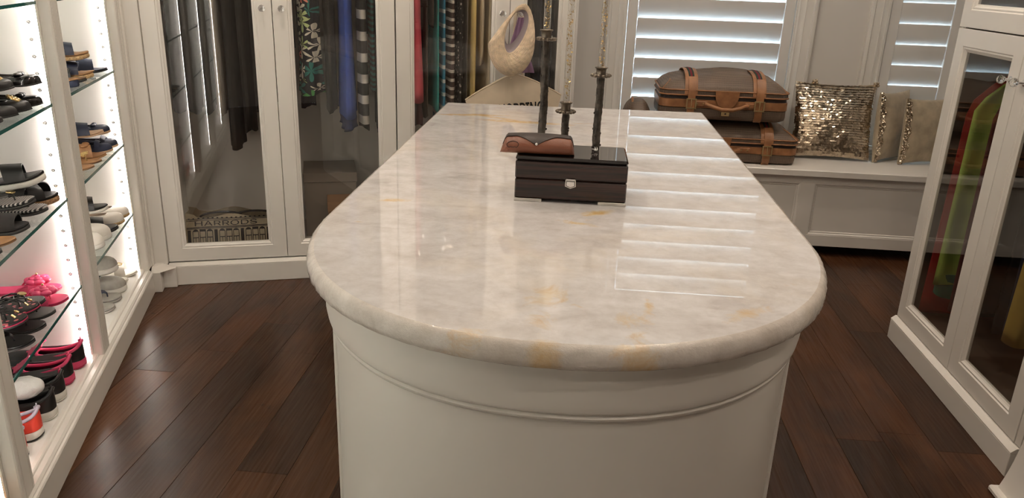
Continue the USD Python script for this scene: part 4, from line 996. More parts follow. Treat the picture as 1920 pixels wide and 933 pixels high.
# behind the second door
hang('shirt', 'pale blue shirt hanging left of the leaf-print dress', 'shirt', LF, .578, .12, .5, .050, 1.10, CL['paleblue'], folds=3)
hang('dress', 'dark purple dress showing below the leaf-print dress', 'dress', LF, .655, .365, .54, .070, .80, CL['purple'], layer=1)
hang('dress', 'black dress printed with green and white leaves behind the second door', 'dress', LF, .688, .085, .30, .105, .905, FLORAL, flare=1.45, folds=2, uneven=.006)
hang('dress', 'plain black dress right of the leaf-print dress', 'dress', LF, .772, .12, .50, .060, .815, CL['softblack'], folds=5)
hang('dress', 'royal blue long dress with a darker ruffled hem', 'dress', LF, .848, .095, .46, .086, .795, CL['royal'], flare=1.35, folds=3, tiers=((.085, .10, -.065, CL['royaldark'], 'ruffle'),))
hang('jacket', 'denim blue jacket with sleeve at the top of the second door', 'jacket', LF, .945, .375, .52, .055, 1.18, CL['denim'], folds=3, layer=1)
hang('dress', 'black and white broad-banded dress behind the second door', 'dress', LF, .925, .095, .36, .056, .735, STR_BW, folds=2, flare=1.15)
hang('top', 'teal and black fine-striped top beside the banded dress', 'top', LF, .975, .10, .34, .040, .925, STR_TEAL, folds=3)
hang('dress', 'dark dress next to the right stile of the second door', 'dress', LF, 1.010, .11, .5, .045, .70, CL['black'])
# behind the third door
hang('dress', 'coral pink dress behind the third wardrobe door', 'dress', LF, 1.192, .085, .46, .085, .875, CL['coral'], flare=1.5, folds=3, tiers=((.060, .14, -.13, CL['maroon'], 'lining'),))
hang('dress', 'long brown dress right of the coral dress', 'dress', LF, 1.238, .13, .5, .040, .78, CL['brown'], folds=4)
hang('blouse', 'olive draped blouse at the top of the third door', 'blouse', LF, 1.257, .085, .5, .045, 1.23, CL['olive'], folds=6)
hang('dress', 'teal green long dress between brown and blue ones', 'dress', LF, 1.285, .10, .46, .040, .815, CL['teal'], folds=4)
hang('dress', 'blue dress with white stripes beside the teal one', 'dress', LF, 1.314, .11, .46, .040, .72, STR_BLUE, folds=3)
hang('dress', 'brown dress with white horizontal stripes behind the third door', 'dress', LF, 1.355, .09, .36, .044, .70, STR_BRN, folds=2, flare=1.1)
hang('dress', 'black dress with white speckles behind the third door', 'dress', LF, 1.400, .095, .46, .046, .72, SPECK, folds=4)
hang('jacket', 'grey long coat between the speckled and the yellow dress', 'coat', LF, 1.433, .13, .5, .028, .70, CL['grey'], folds=3)
hang('dress', 'mustard yellow long dress behind the third door', 'dress', LF, 1.466, .09, .46, .046, .74, CL['yellow'], folds=3)
hang('jacket', 'beige jacket hanging above the yellow dress', 'jacket', LF, 1.503, .085, .36, .046, 1.05, CL['beige'], folds=2)
hang('dress', 'cream long dress behind the stile right of the yellow one', 'dress', LF, 1.540, .10, .46, .042, .74, CL['cream'], folds=4)
hang('shirt', 'stone grey long shirt behind the knobs of the second wardrobe', 'shirt', LF, 1.590, .12, .46, .040, .74, CL['stone'], folds=3)
for (p, k, lab) in ((1.70, 'black', 'black dress leftmost behind the narrow last wardrobe door'), (1.752, 'charcoal', 'charcoal dress behind the narrow last wardrobe door'), (1.805, 'navy', 'navy dress in the narrow last wardrobe door'), (1.86, 'black', 'black dress against the right side of the narrow last wardrobe door')):
    hang('dress', lab, 'dress', LF, p, .14, .5, .050, .70, CL[k])
# behind the right-hand cupboard doors (frame RF: a along the rod, d into the cupboard)
RKW = dict(top=1.20, rod=1.27, rodq=.28)
for (p, d0, w, hem, m, nm, lab, kw) in (
        (.053, .10, .040, .34, CL['darkbrown'], 'dress', 'dark brown dress at the far end of the tall cupboard', {}),
        (.086, .062, .034, .17, CL['red'], 'dress', 'red dress beside the lime green one, its hem near the cupboard floor', dict(flare=1.5)),
        (.140, .055, .075, .33, CL['green'], 'dress', 'lime green dress behind the far glass door of the tall cupboard', dict(flare=1.35, folds=3, amp=.5, tiers=((.070, .10, -.06, CL['deepgreen'], 'underskirt'),))),
        (.215, .10, .055, .22, CL['darkred'], 'dress', 'dark maroon dress right of the green one', dict(folds=3)),
        (.285, .10, .060, .30, CL['darkbrown'], 'dress', 'dark brown dress in the middle of the far cupboard door', {}),
        (.350, .10, .055, .28, CL['black'], 'coat', 'black coat behind the far glass door of the cupboard', {}),
        (.430, .09, .060, .32, CL['darkbrown'], 'coat', 'dark brown coat near the crystal knob of the far door', {}),
        (.560, .10, .060, .30, CL['black'], 'coat', 'black coat leftmost behind the near cupboard door', {}),
        (.640, .09, .055, .33, CL['navy'], 'dress', 'navy dress behind the near cupboard door', {}),
        (.735, .060, .085, .34, CL['mustard'], 'dress', 'mustard gold crinkled dress behind the near cupboard door', dict(flare=1.3, folds=6, amp=.5)),
        (.82, .10, .060, .26, CL['stone'], 'dress', 'stone coloured dress right of the mustard one', {}),
        (.90, .10, .060, .30, CL['black'], 'dress', 'black dress at the near end of the cupboard', {})):
    hang(nm, lab, nm, RF, p, d0, .48, w, hem, m, **{**RKW, **kw})
build_racks()
# ---- things on the wardrobe floors
HB = thing('tote_bag', 'crumpled beige tote printed with a black shop front on the wardrobe floor', 'bag', L(.236, .235, .1225, 1.5))
us = np.linspace(-1, 1, 33)
def hb_top(u): return .172 + .010 * math.sin(u * 5 + 1) - .012 * max(0, u) + (.010 if u < -.8 else 0)
def hb(u, q, side): return (u * (.205 - .006 * q), side * (.115 - .055 * q), hb_top(u) * q)
for side, nm in ((-1, 'front_panel'), (1, 'rear_panel')):
    part(HB, nm, sheet(np.array([[hb(u, q, side) for u in us] for q in np.linspace(0, 1, 12)]), .002), PRINTBEIGE, smooth=60)
for s_ in (-1, 1):
    part(HB, 'side_gusset', sheet(np.array([[(s_ * (.205 - .006 * q) * (1 - .04 * (1 - abs(k))), hb(s_, q, -1)[1] * (1 - (k + 1) / 2) + hb(s_, q, 1)[1] * (k + 1) / 2, hb(s_, q, 1)[2]) for k in np.linspace(-1, 1, 7)] for q in np.linspace(0, 1, 8)]), .002), PRINTBEIGE, smooth=60)
part(HB, 'base', bx(-.200, .200, -.112, .112, .0002, .003), PRINTBEIGE)
for s_ in (-.035, .125):
    hp = np.array([(s_ + .10 * math.sin(a), -.050 + .012 * math.cos(a), .160 + .022 * max(0, math.cos(a)) + .002) for a in np.linspace(-1.45, 1.45, 17)])
    part(HB, 'handle', tube(hp, .0085, 8, flat=.5), PRINTBLK, label='black rope handle', smooth=60)
def print_on(polys, nm, lab=None):
    ms = []
    for pg in polys:
        m = prism(pg, 0, .0012)
        v = m.vertices.copy(); out = []
        for x_, z_, d_ in v:
            z_ = z_ + .034; q = min(1.02, z_ / hb_top(x_ / .202)); y_ = hb(min(1, max(-1, x_ / .202)), q, -1)[1] - .0018 - d_; out.append((x_, y_, z_))
        ms.append(trimesh.Trimesh(np.array(out), m.faces, process=False))
    for m in ms: trimesh.repair.fix_normals(m)
    part(HB, nm, cat(*ms), PRINTBLK, label=lab, smooth=False, kind='stuff')
wins = []
for bx_ in (-.125, .0, .125):
    for k in (-1, 0, 1):
        c = bx_ + k * .033
        outer = sbox(c - .0145, .006, c + .0145, .062).union(shapely.Point(c, .062).buffer(.0145)) if k else sbox(c - .0145, .006, c + .0145, .076)
        inner = sbox(c - .0115, .009, c - .0012, .036).union(sbox(c + .0012, .009, c + .0115, .036)).union(sbox(c - .0115, .040, c + .0115, .066))
        wins.append(outer.difference(inner))
for c in (-.1875, -.0625, .0625, .1875): wins.append(sbox(c - .0075, .004, c + .0075, .074))
for z0, z1 in ((.079, .0815), (.084, .0875), (.117, .1195), (.124, .1265)):
    for k in range(22): wins.append(sbox(-.198 + k * .018, z0, -.198 + (k + 1) * .018, z1))
for k in range(18): wins.append(sbox(-.19 + k * .0222, .1265, -.181 + k * .0222, .131))
flat = []
for w_ in wins: flat += list(getattr(w_, 'geoms', [w_]))
print_on(flat, 'printed_shop_front', 'black line print of shop windows')
tm = meshkit.text_mesh('HARRODS', .020, .0012); tm.apply_scale([.30 / tm.bounds[1][0], 1.1, 1]); v = tm.vertices.copy()
tm.vertices = np.array([(x_ - .165, hb(min(1, (x_ - .165) / .202), (y_ + .126) / hb_top((x_ - .165) / .202), -1)[1] - .003 - z_, y_ + .1265) for x_, y_, z_ in v]); trimesh.repair.fix_normals(tm)
part(HB, 'lettering', tm, PRINTBLK, label='black printed capitals', smooth=False)
def carton(name, label, m4, w, d, h, m):
    t = thing(name, label, 'box', m4)
    part(t, 'body', bx(-w / 2, w / 2, -d / 2, d / 2, .0003, h - .05, .002), m, smooth=False)
    part(t, 'lid', bx(-w / 2 - .003, w / 2 + .003, -d / 2 - .003, d / 2 + .003, h - .0495, h, .002), m, smooth=False)
carton('storage_box', 'large grey lidded box on the floor behind the second wardrobe door', L(.745, .44, .1225), .27, .28, .345, GREYBOX)
carton('cardboard_box', 'small brown cardboard box in front of the grey box in the wardrobe', L(.812, .185, .1225), .17, .14, .24, CARD)
# ================================================================== SHOES  (local: toe at x = 0, heel at x = -Ls, sole on z = 0)
SM = {}
def _sm():
    spec = dict(black=((.011, .010, .010), .38), patent=((.008, .007, .007), .08), suede=((.014, .012, .011), .85), rubber=((.016, .015, .015), .6), navy=((.012, .017, .040), .5), navysuede=((.016, .022, .048), .8),
                tan=((.33, .17, .075), .5), cork=((.30, .17, .085), .75), nude=((.50, .33, .20), .55), whitesole=((.72, .69, .64), .5), white=((.74, .70, .64), .6), offwhite=((.66, .62, .54), .55),
                grey=((.34, .32, .29), .6), darkgrey=((.10, .098, .095), .6), pink=((.62, .050, .145), .5), pinkdark=((.42, .020, .075), .55), coral=((.72, .055, .030), .55), lavender=((.52, .46, .56), .6),
                brown=((.16, .085, .040), .5), rope=((.46, .31, .16), .85), sock=((.78, .77, .75), .95))
    tex = dict(suede=(60, .3), tan=(30, .15), cork=(220, .45), grey=(40, .12), brown=(30, .2), rope=(130, .4))
    for k, (c, r) in spec.items():
        n = tex.get(k); SM[k] = plain(f'shoe_{k}', c, r, noise=n[0] if n else None, var=n[1] if n else .1, bump=.5 if k in ('sock', 'rope') else 0)
_sm()
ZIG = stripes('zigzag_footbed', (.012, .012, .012), (.50, .48, .45), .0095, .55, axis='x', rough=.6)
LEO = mat('pink_leopard', {'g': ('geometry', {}), 'v': ('voronoi_texture', {'scale': 48.0, 'randomness': .9}), 'r': ('rgb_ramp', {'ramp': [(0, (.55, .13, .16)), (.30, (.014, .012, .012))], 'interpolate': False}), 'p': ('principled_bsdf', {'roughness': .5})},
          [('g.position', 'v.vector'), ('v.distance', 'r.fac'), ('r.color', 'p.base_color')])
_T = np.array([0, .02, .06, .13, .24, .38, .55, .72, .86, .94, .985, 1.0])
_HW = np.array([.0, .34, .62, .86, 1.0, .96, .78, .70, .72, .62, .36, .0])
_HWP = np.array([.0, .16, .36, .64, .92, .96, .78, .70, .70, .58, .33, .0])     # pointed toe
def half_w(t, W, pointed=False):
    from scipy.interpolate import PchipInterpolator as PI
    return PI(_T, _HWP if pointed else _HW)(t) * W / 2
TS = (1 - np.cos(np.linspace(0, np.pi, 30))) / 2
def outline(Ls, W, inset=0.0, pointed=False):
    """closed loop: toe, down the left side to the heel, back up the right side"""
    hw = half_w(TS, W, pointed); hw = np.maximum(hw - inset, 0) ; x = -(inset + TS * (Ls - 2 * inset))
    return np.vstack([np.c_[x, hw], np.c_[x[::-1][1:-1], -hw[::-1][1:-1]]])
def slab(Ls, W, z0, z1, inset=0.0, pointed=False, edge=.003):
    """a sole layer; z0, z1 are numbers or functions of t (0 toe, 1 heel)"""
    o = outline(Ls, W, inset, pointed); oi = outline(Ls, W, inset + edge, pointed); n = len(TS); m = len(o)
    t = -o[:, 0] / Ls; f0 = z0 if callable(z0) else (lambda q: np.full_like(q, z0)); f1 = z1 if callable(z1) else (lambda q: np.full_like(q, z1))
    a, b = f0(t), f1(t)
    V = np.vstack([np.c_[oi, a], np.c_[o, a * .75 + b * .25], np.c_[o, a * .25 + b * .75], np.c_[oi, b]])
    F = list(grid_faces(4, m, True))
    for base, flip in ((0, 1), (3 * m, 0)):
        L_ = [base + i for i in range(n)]; R_ = [base] + [base + m - i for i in range(1, n - 1)] + [base + n - 1]
        for i in range(n - 1):
            q = [[L_[i], R_[i], R_[i + 1]], [L_[i], R_[i + 1], L_[i + 1]]]
            F += [c[::-1] for c in q] if flip else q
    mesh = trimesh.Trimesh(V, np.array(F), process=False)
    trimesh.repair.fix_normals(mesh)
    return mesh
def upper(Ls, W, z0, hv, hh, xv, hb_, pointed=False, hmid=None, inset=.0015, low=0.0, wo=.62):
    """closed upper between the sole's edge and the topline: hv height at the vamp's front, hh at the heel; xv where the opening starts; hb_ toe-box height"""
    o = outline(Ls, W, inset, pointed); n = len(o); nt = len(TS)
    t = -o[:, 0] / Ls; zb = z0(t) if callable(z0) else np.full(n, z0)
    # topline loop matched by index
    q = np.concatenate([np.linspace(0, 1, nt), np.linspace(1, 0, nt)[1:-1]]); sg = np.concatenate([np.ones(nt), -np.ones(nt - 2)])
    xt = -(xv + (Ls - .006 - xv) * ((1 - np.cos(np.pi * q)) / 2))
    hwt = half_w(np.clip(-xt / Ls, 0, 1), W, False) * wo * np.sqrt(np.clip(np.sin(np.pi * q), 0, 1)) ** .8 * (1 + .25 * q)
    zt = hv + (hh - hv) * q - (low) * np.sin(np.pi * q)
    top = np.stack([xt, sg * np.minimum(hwt, half_w(np.clip(-xt / Ls, 0, 1), W) * .93), zt], 1)
    P0 = np.c_[o, zb]; boxw = np.clip(1 - t / .38, 0, 1)
    P1 = P0 + np.c_[np.zeros((n, 2)), np.maximum((zt - zb) * .55, 0) * (1 - boxw) + (hb_) * boxw]
    P1[:, 1] *= 1.03
    P2 = top + (P0 - top) * np.c_[.42 * np.ones(n), .42 * np.ones(n), np.zeros(n)]; P2[:, 2] = top[:, 2] * (1 - .0 * boxw) - .002
    s = np.linspace(0, 1, 9)[:, None, None]
    G = P0 * (1 - s) ** 3 + 3 * P1 * s * (1 - s) ** 2 + 3 * P2 * s ** 2 * (1 - s) + top * s ** 3
    # solid: outer, inner
    c = np.array([-Ls * .5, 0]); inner = G.copy(); inner[..., 1] *= .955; inner[..., 0] = -Ls / 2 + (inner[..., 0] + Ls / 2) * .985; inner[:, :, 2] -= .0012 * np.linspace(1, 0, 9)[:, None] * boxw[None]
    A = np.concatenate([G, inner[::-1]], 0)
    m = trimesh.Trimesh(A.reshape(-1, 3), grid_faces(18, n, True), process=False); trimesh.repair.fix_normals(m)
    return m, top
def strap(Ls, W, xa, xb, z0, h, skew=0.0, th=.003, wide=1.03, tuck=.004):
    """a band arching over the foot between x = -xa and -xb"""
    P = []
    for x in np.linspace(xa, xb, 9):
        row = []
        for a in np.linspace(0, np.pi, 17):
            xx = x + skew * math.cos(a); hw = half_w(np.clip(xx / Ls, .02, .98), W) * wide
            hh = h * (1 + .25 * (x - xa) / max(1e-6, xb - xa)); row.append((-xx, hw * np.sign(math.cos(a)) * abs(math.cos(a)) ** .8, z0 - tuck + (hh + tuck) * math.sin(a) ** .7))
        P.append(row)
    return sheet(np.array(P), th)
def thong(Ls, W, z0, h=.022, r=.0045, xp=.055, xs=.135):
    hw = half_w(np.array([xs / Ls]), W)[0] * .98
    L1 = [tube([(-xp, 0, z0 - .001), (-xp - .002, 0, z0 + h * .7), (-xp - .014, s * hw * .18, z0 + h), (-(xp + xs) / 2, s * hw * .62, z0 + h * .95), (-xs + .012, s * hw * .95, z0 + h * .5), (-xs, s * hw, z0 - .001)], [r * .8, r * .9, r * 1.2, r * 1.25, r * 1.15, r], 8, flat=.55) for s in (-1, 1)]
    return L1
def flower(c, R0, m):
    r = random.Random(5); ms = []
    for ring, (cnt, rad, z, s) in enumerate(((6, .024, .002, .0185), (4, .012, .010, .0150), (1, 0, .017, .011))):
        for k in range(cnt):
            a = k * 2 * math.pi / cnt + ring * .5
            e = ell((0, 0, 0), (s, s * .95, s * .62), 2); e.apply_transform(T(c[0] + rad * math.cos(a), c[1] + rad * math.sin(a), c[2] + z, math.degrees(a), -18 * (ring < 2))); ms.append(e)
    return ms
rise = lambda z, toe=.010: (lambda t: z + toe * np.clip(1 - t / .22, 0, 1) ** 2)
def build_shoe(kind, name, label, m4, cat_='shoe', group=None):
    K = kind; t = thing(name, label, cat_, m4, group); P = lambda nm, me, m, lab=None, smooth=50, **kw: part(t, nm, me, SM.get(m, m) if isinstance(m, str) else m, label=lab, smooth=smooth, **kw)
    if K['t'] == 'ballet':                                          # closed flat: ballet, loafer, espadrille, slip-on
        Ls, W = K.get('L', .245), K.get('W', .082); so = K.get('sole', .006); pt = K.get('pointed', False)
        P('sole', slab(Ls, W, rise(0, .006), rise(so, .006), .0, pt), K['ms'])
        up, top = upper(Ls, W, rise(so, .006), so + K.get('hv', .026), so + K.get('hh', .052), K.get('xv', .068), K.get('hb', .036), pt, low=K.get('low', .012))
        u = P('upper', up, K['mu'], smooth=60)
        P('insole', slab(Ls, W, rise(so + .001, .006), rise(so + .004, .006), .006, pt), K.get('mi', 'nude'))
        part(u, 'topline_binding', tube(np.vstack([top, top[:1]]), .0022, 6, caps=False), SM[K.get('mb', K['mu'])] if isinstance(K.get('mb', K['mu']), str) else K['mu'], smooth=60)
        xv = K.get('xv', .068)
        if K.get('orn') == 'bow':
            for s in (-1, 1): P('bow', moved(ell((0, 0, 0), (.011, .016, .006), 2), T(-xv + .006, s * .013, so + .030, s * 12)), K['mu'])
            P('bow', ell((-xv + .006, 0, so + .031), (.007, .006, .006), 2), K['mu'])
        if K.get('orn') == 'disc':
            d = lathe([(.0005, -.002), (.0215, -.002), (.0225, .0), (.0215, .002), (.018, .0012), (.0005, .0012)], 28); d.apply_scale([1.0, 1.0, 1.0]); M_ = T(-xv + .022, 0, so + .0345, 0, 26)
            o = P('medallion', moved(d, M_), GOLD, 'gold medallion'); 
            for ms in (bx(-.015, .015, -.0022, .0022, .0014, .003, .0004), bx(-.0022, .0022, -.015, .015, .0014, .003, .0004), *[bx(-.0115, -.0075, s * .006, s * .0145, .0014, .003, .0004) for s in (-1, 1)], *[bx(.0075, .0115, s * .006, s * .0145, .0014, .003, .0004) for s in (-1, 1)]):
                part(o, 'raised_bar', moved(ms, M_), BRASS, smooth=False)
        if K.get('orn') == 'gold': P('ornament', moved(ell((0, 0, 0), (.008, .011, .003), 2), T(-xv + .010, 0, so + .031, 0, 18)), GOLD, 'gold ornament')
        if K.get('orn') == 'penny': P('saddle_strap', strap(Ls, W, xv - .022, xv - .004, so + .004, .030, wide=1.01), K['mu'])
        if K.get('foxing'): P('rubber_band', slab(Ls, W + .004, rise(so * .2, .006), rise(so * .9, .006), -.001, pt), K['foxing'])
    elif K['t'] == 'slide':                                          # open slide or mule
        Ls, W = K.get('L', .25), K.get('W', .095); h = K.get('h', .022); tl = K.get('tr', .008)
        P('outsole', slab(Ls, W, rise(0, tl), rise(h * .62, tl)), K['ms'])
        P('footbed', slab(Ls, W, rise(h * .62, tl), rise(h, tl), .0015), K['mf'])
        if K.get('cross'):
            P('strap', strap(Ls, W, .060, .105, h, .036, .030), K['mu']); P('strap', strap(Ls, W, .062, .107, h, .040, -.030), K['mu'])
        elif K.get('closed'):
            P('strap', strap(Ls, W, .030, .125, h, .030, 0, .0035), K['mu'])
        else:
            P('strap', strap(Ls, W, K.get('xa', .055), K.get('xb', .115), h, K.get('sh', .036), K.get('skew', .010)), K['mu'])
        if K.get('buckle'): 
            b = lathe([(.012, -.0015), (.016, -.0015), (.0165, 0), (.016, .0015), (.012, .0015), (.012, -.0015)], 24, False); P('buckle', moved(b, T(-.075, 0, h + .042, 0, 8)), K['buckle'])
        if K.get('bow'):
            for s in (-1, 1): P('bow', moved(ell((0, 0, 0), (.014, .022, .008), 2), T(-.075, s * .018, h + .040, s * 20)), K['mu'])
    elif K['t'] == 'thong':
        Ls, W = K.get('L', .25), K.get('W', .092); h = K.get('h', .012); tl = K.get('tr', .006)
        P('outsole', slab(Ls, W, rise(0, tl), rise(h * .55, tl)), K['ms'])
        if K.get('mid'): P('midsole_stripe', slab(Ls, W + .001, rise(h * .40, tl), rise(h * .62, tl), -.0004), K['mid'])
        P('footbed', slab(Ls, W, rise(h * .55, tl), rise(h, tl), .001), K['mf'])
        for s in thong(Ls, W, h, K.get('sh', .024), K.get('sr', .0045)): P('thong_strap', s, K['mu'])
        if K.get('orn') == 'disc': P('medallion', moved(lathe([(.0005, -.002), (.0125, -.002), (.013, 0), (.0125, .002), (.0005, .0025)], 20), T(-.062, 0, h + .027, 0, 12)), K.get('mo', GOLD), 'round metal medallion')
        if K.get('orn') == 'bow':
            for s in (-1, 1):
                o = P('bow_loop', tube([(-.066, 0, h + .026), (-.052, s * .012, h + .030), (-.058, s * .022, h + .031), (-.072, s * .018, h + .029), (-.066, 0, h + .027)], .0022, 6), K['mu'])
                P('bow_end', tube([(-.066, 0, h + .027), (-.040, s * .014, h + .020), (-.028, s * .018, h + .010)], .0022, 6), K['mu'])
                P('metal_tip', tube([(-.036, s * .0155, h + .017), (-.026, s * .019, h + .009)], .0034, 8), GOLD, 'gold metal tip')
        if K.get('orn') == 'flower':
            for e in flower((-.072, 0, h + .026), 1, None): P('petal', e, K['mu'])
            P('gold_bead', ell((-.072, 0, h + .053), .004, 1), GOLD, 'gold bead'); P('strap', strap(Ls, W, .062, .10, h, .026, .012, .004), K['mu'])
        if K.get('orn') == 'jewels':
            r = random.Random(3)
            P('jewels', cat(*[ell((-.066 + r.uniform(-.016, .016), r.uniform(-.024, .024), h + .024 + r.uniform(0, .006)), r.uniform(.003, .0055), 1) for _ in range(16)]), GOLD, 'gold jewels', smooth=False, kind='stuff')
        if K.get('tstrap'):
            P('ankle_strap', tube([(-.10, 0, h + .024), (-.15, .0, h + .038), (-.19, 0, h + .040)], .003, 6, flat=.5), K['mu'])
            hw = half_w(np.array([.82]), W)[0]
            P('ankle_strap', tube([(-.205, -hw, h), (-.20, -hw * .9, h + .025), (-.19, 0, h + .042), (-.20, hw * .9, h + .025), (-.205, hw, h)], .003, 8, flat=.5), K['mu'])
    elif K['t'] == 'wedge':
        Ls, W = .235, .084; h0, h1 = .022, .075
        zf = lambda tt: h0 + (h1 - h0) * np.clip((tt - .25) / .6, 0, 1) ** .9 + .004 * np.clip(1 - tt / .2, 0, 1)
        P('wedge_sole', slab(Ls, W, 0.0, zf), K['ms']); P('footbed', slab(Ls, W, zf, lambda tt: zf(tt) + .005, .001), K['mf'])
        P('strap', strap(Ls, W, .04, .095, .026, .036), K['mu'])
        if K.get('heelcup'):
            up, top = upper(Ls, W, lambda tt: zf(tt) + .004, .075, .118, .15, .01, low=.0); P('heel_cup', up, K['mu'], smooth=60)
    elif K['t'] == 'sneaker':
        Ls, W = .27, .098; h = .026
        zt = lambda tt: h - .004 + .012 * np.clip((tt - .55) / .45, 0, 1) + .010 * np.clip(1 - tt / .2, 0, 1) ** 2
        zb = lambda tt: .010 * np.clip(1 - tt / .2, 0, 1) ** 2 + .006 * np.clip((tt - .86) / .14, 0, 1) ** 2
        P('sole', slab(Ls, W + .006, zb, zt, 0, False, .006), K['ms'])
        P('midsole_line', slab(Ls, W + .0075, lambda tt: zb(tt) + .0005, lambda tt: zb(tt) + .006, 0), K.get('mo', K['ms']))
        zu = lambda tt: zt(tt) - .002
        up, top = upper(Ls, W, zu, .068, .098, .120, .060, low=.024, wo=.72)
        u = P('upper', up, K['mu'], smooth=60)
        part(u, 'collar', tube(np.vstack([top, top[:1]]), .0058, 8, caps=False), SM[K['ml']], smooth=60)
        P('insole', slab(Ls, W, lambda tt: zt(tt) + .001, lambda tt: zt(tt) + .005, .012), K['ml'])
        P('tongue', sheet(np.array([[(-.085 - .060 * q, s * .026, .062 + .046 * q - .012 * abs(s) - .012 * s * s * 0) for s in np.linspace(-1, 1, 7)] for q in np.linspace(0, 1, 7)]), .005), K['ml'])
        for k in range(4):
            x = -.092 - .017 * k; z = .057 + .012 * k; P('lace', tube([(x, -.026, z), (x + .003, 0, z + .012), (x, .026, z)], .0026, 6), K.get('mlace', K['ml']))
        P('heel_tab', sheet(np.array([[(-Ls + .0035 + .0045 * q + .004 * s * s, s * .011, .040 + .066 * q) for s in np.linspace(-1, 1, 7)] for q in np.linspace(0, 1, 6)]), .003), K.get('mt', K['ml']))
        for s in (-1, 1):
            hw = half_w(np.linspace(.42, .86, 9), W) * 1.035
            P('side_panel', sheet(np.array([[(-Ls * tt, s * (w_ - .0055 * q), .030 + .036 * q + .010 * (tt - .42)) for q in (0, .5, 1)] for tt, w_ in zip(np.linspace(.42, .86, 9), hw)]), .002), K.get('mp', K['mu']))
        if K.get('sock'):
            pts = []
            r = np.random.default_rng(4)
            s_ = ell((0, 0, 0), (.058, .036, .034), 4); v = s_.vertices; v += (meshkit.fbm(v * 24, 2, 6) - .5)[:, None] * v / np.linalg.norm(v, axis=1, keepdims=True) * .022; s_.vertices = v; s_.apply_transform(T(-.185, 0, .094, 0, 8))
            return t, s_
    return t, None

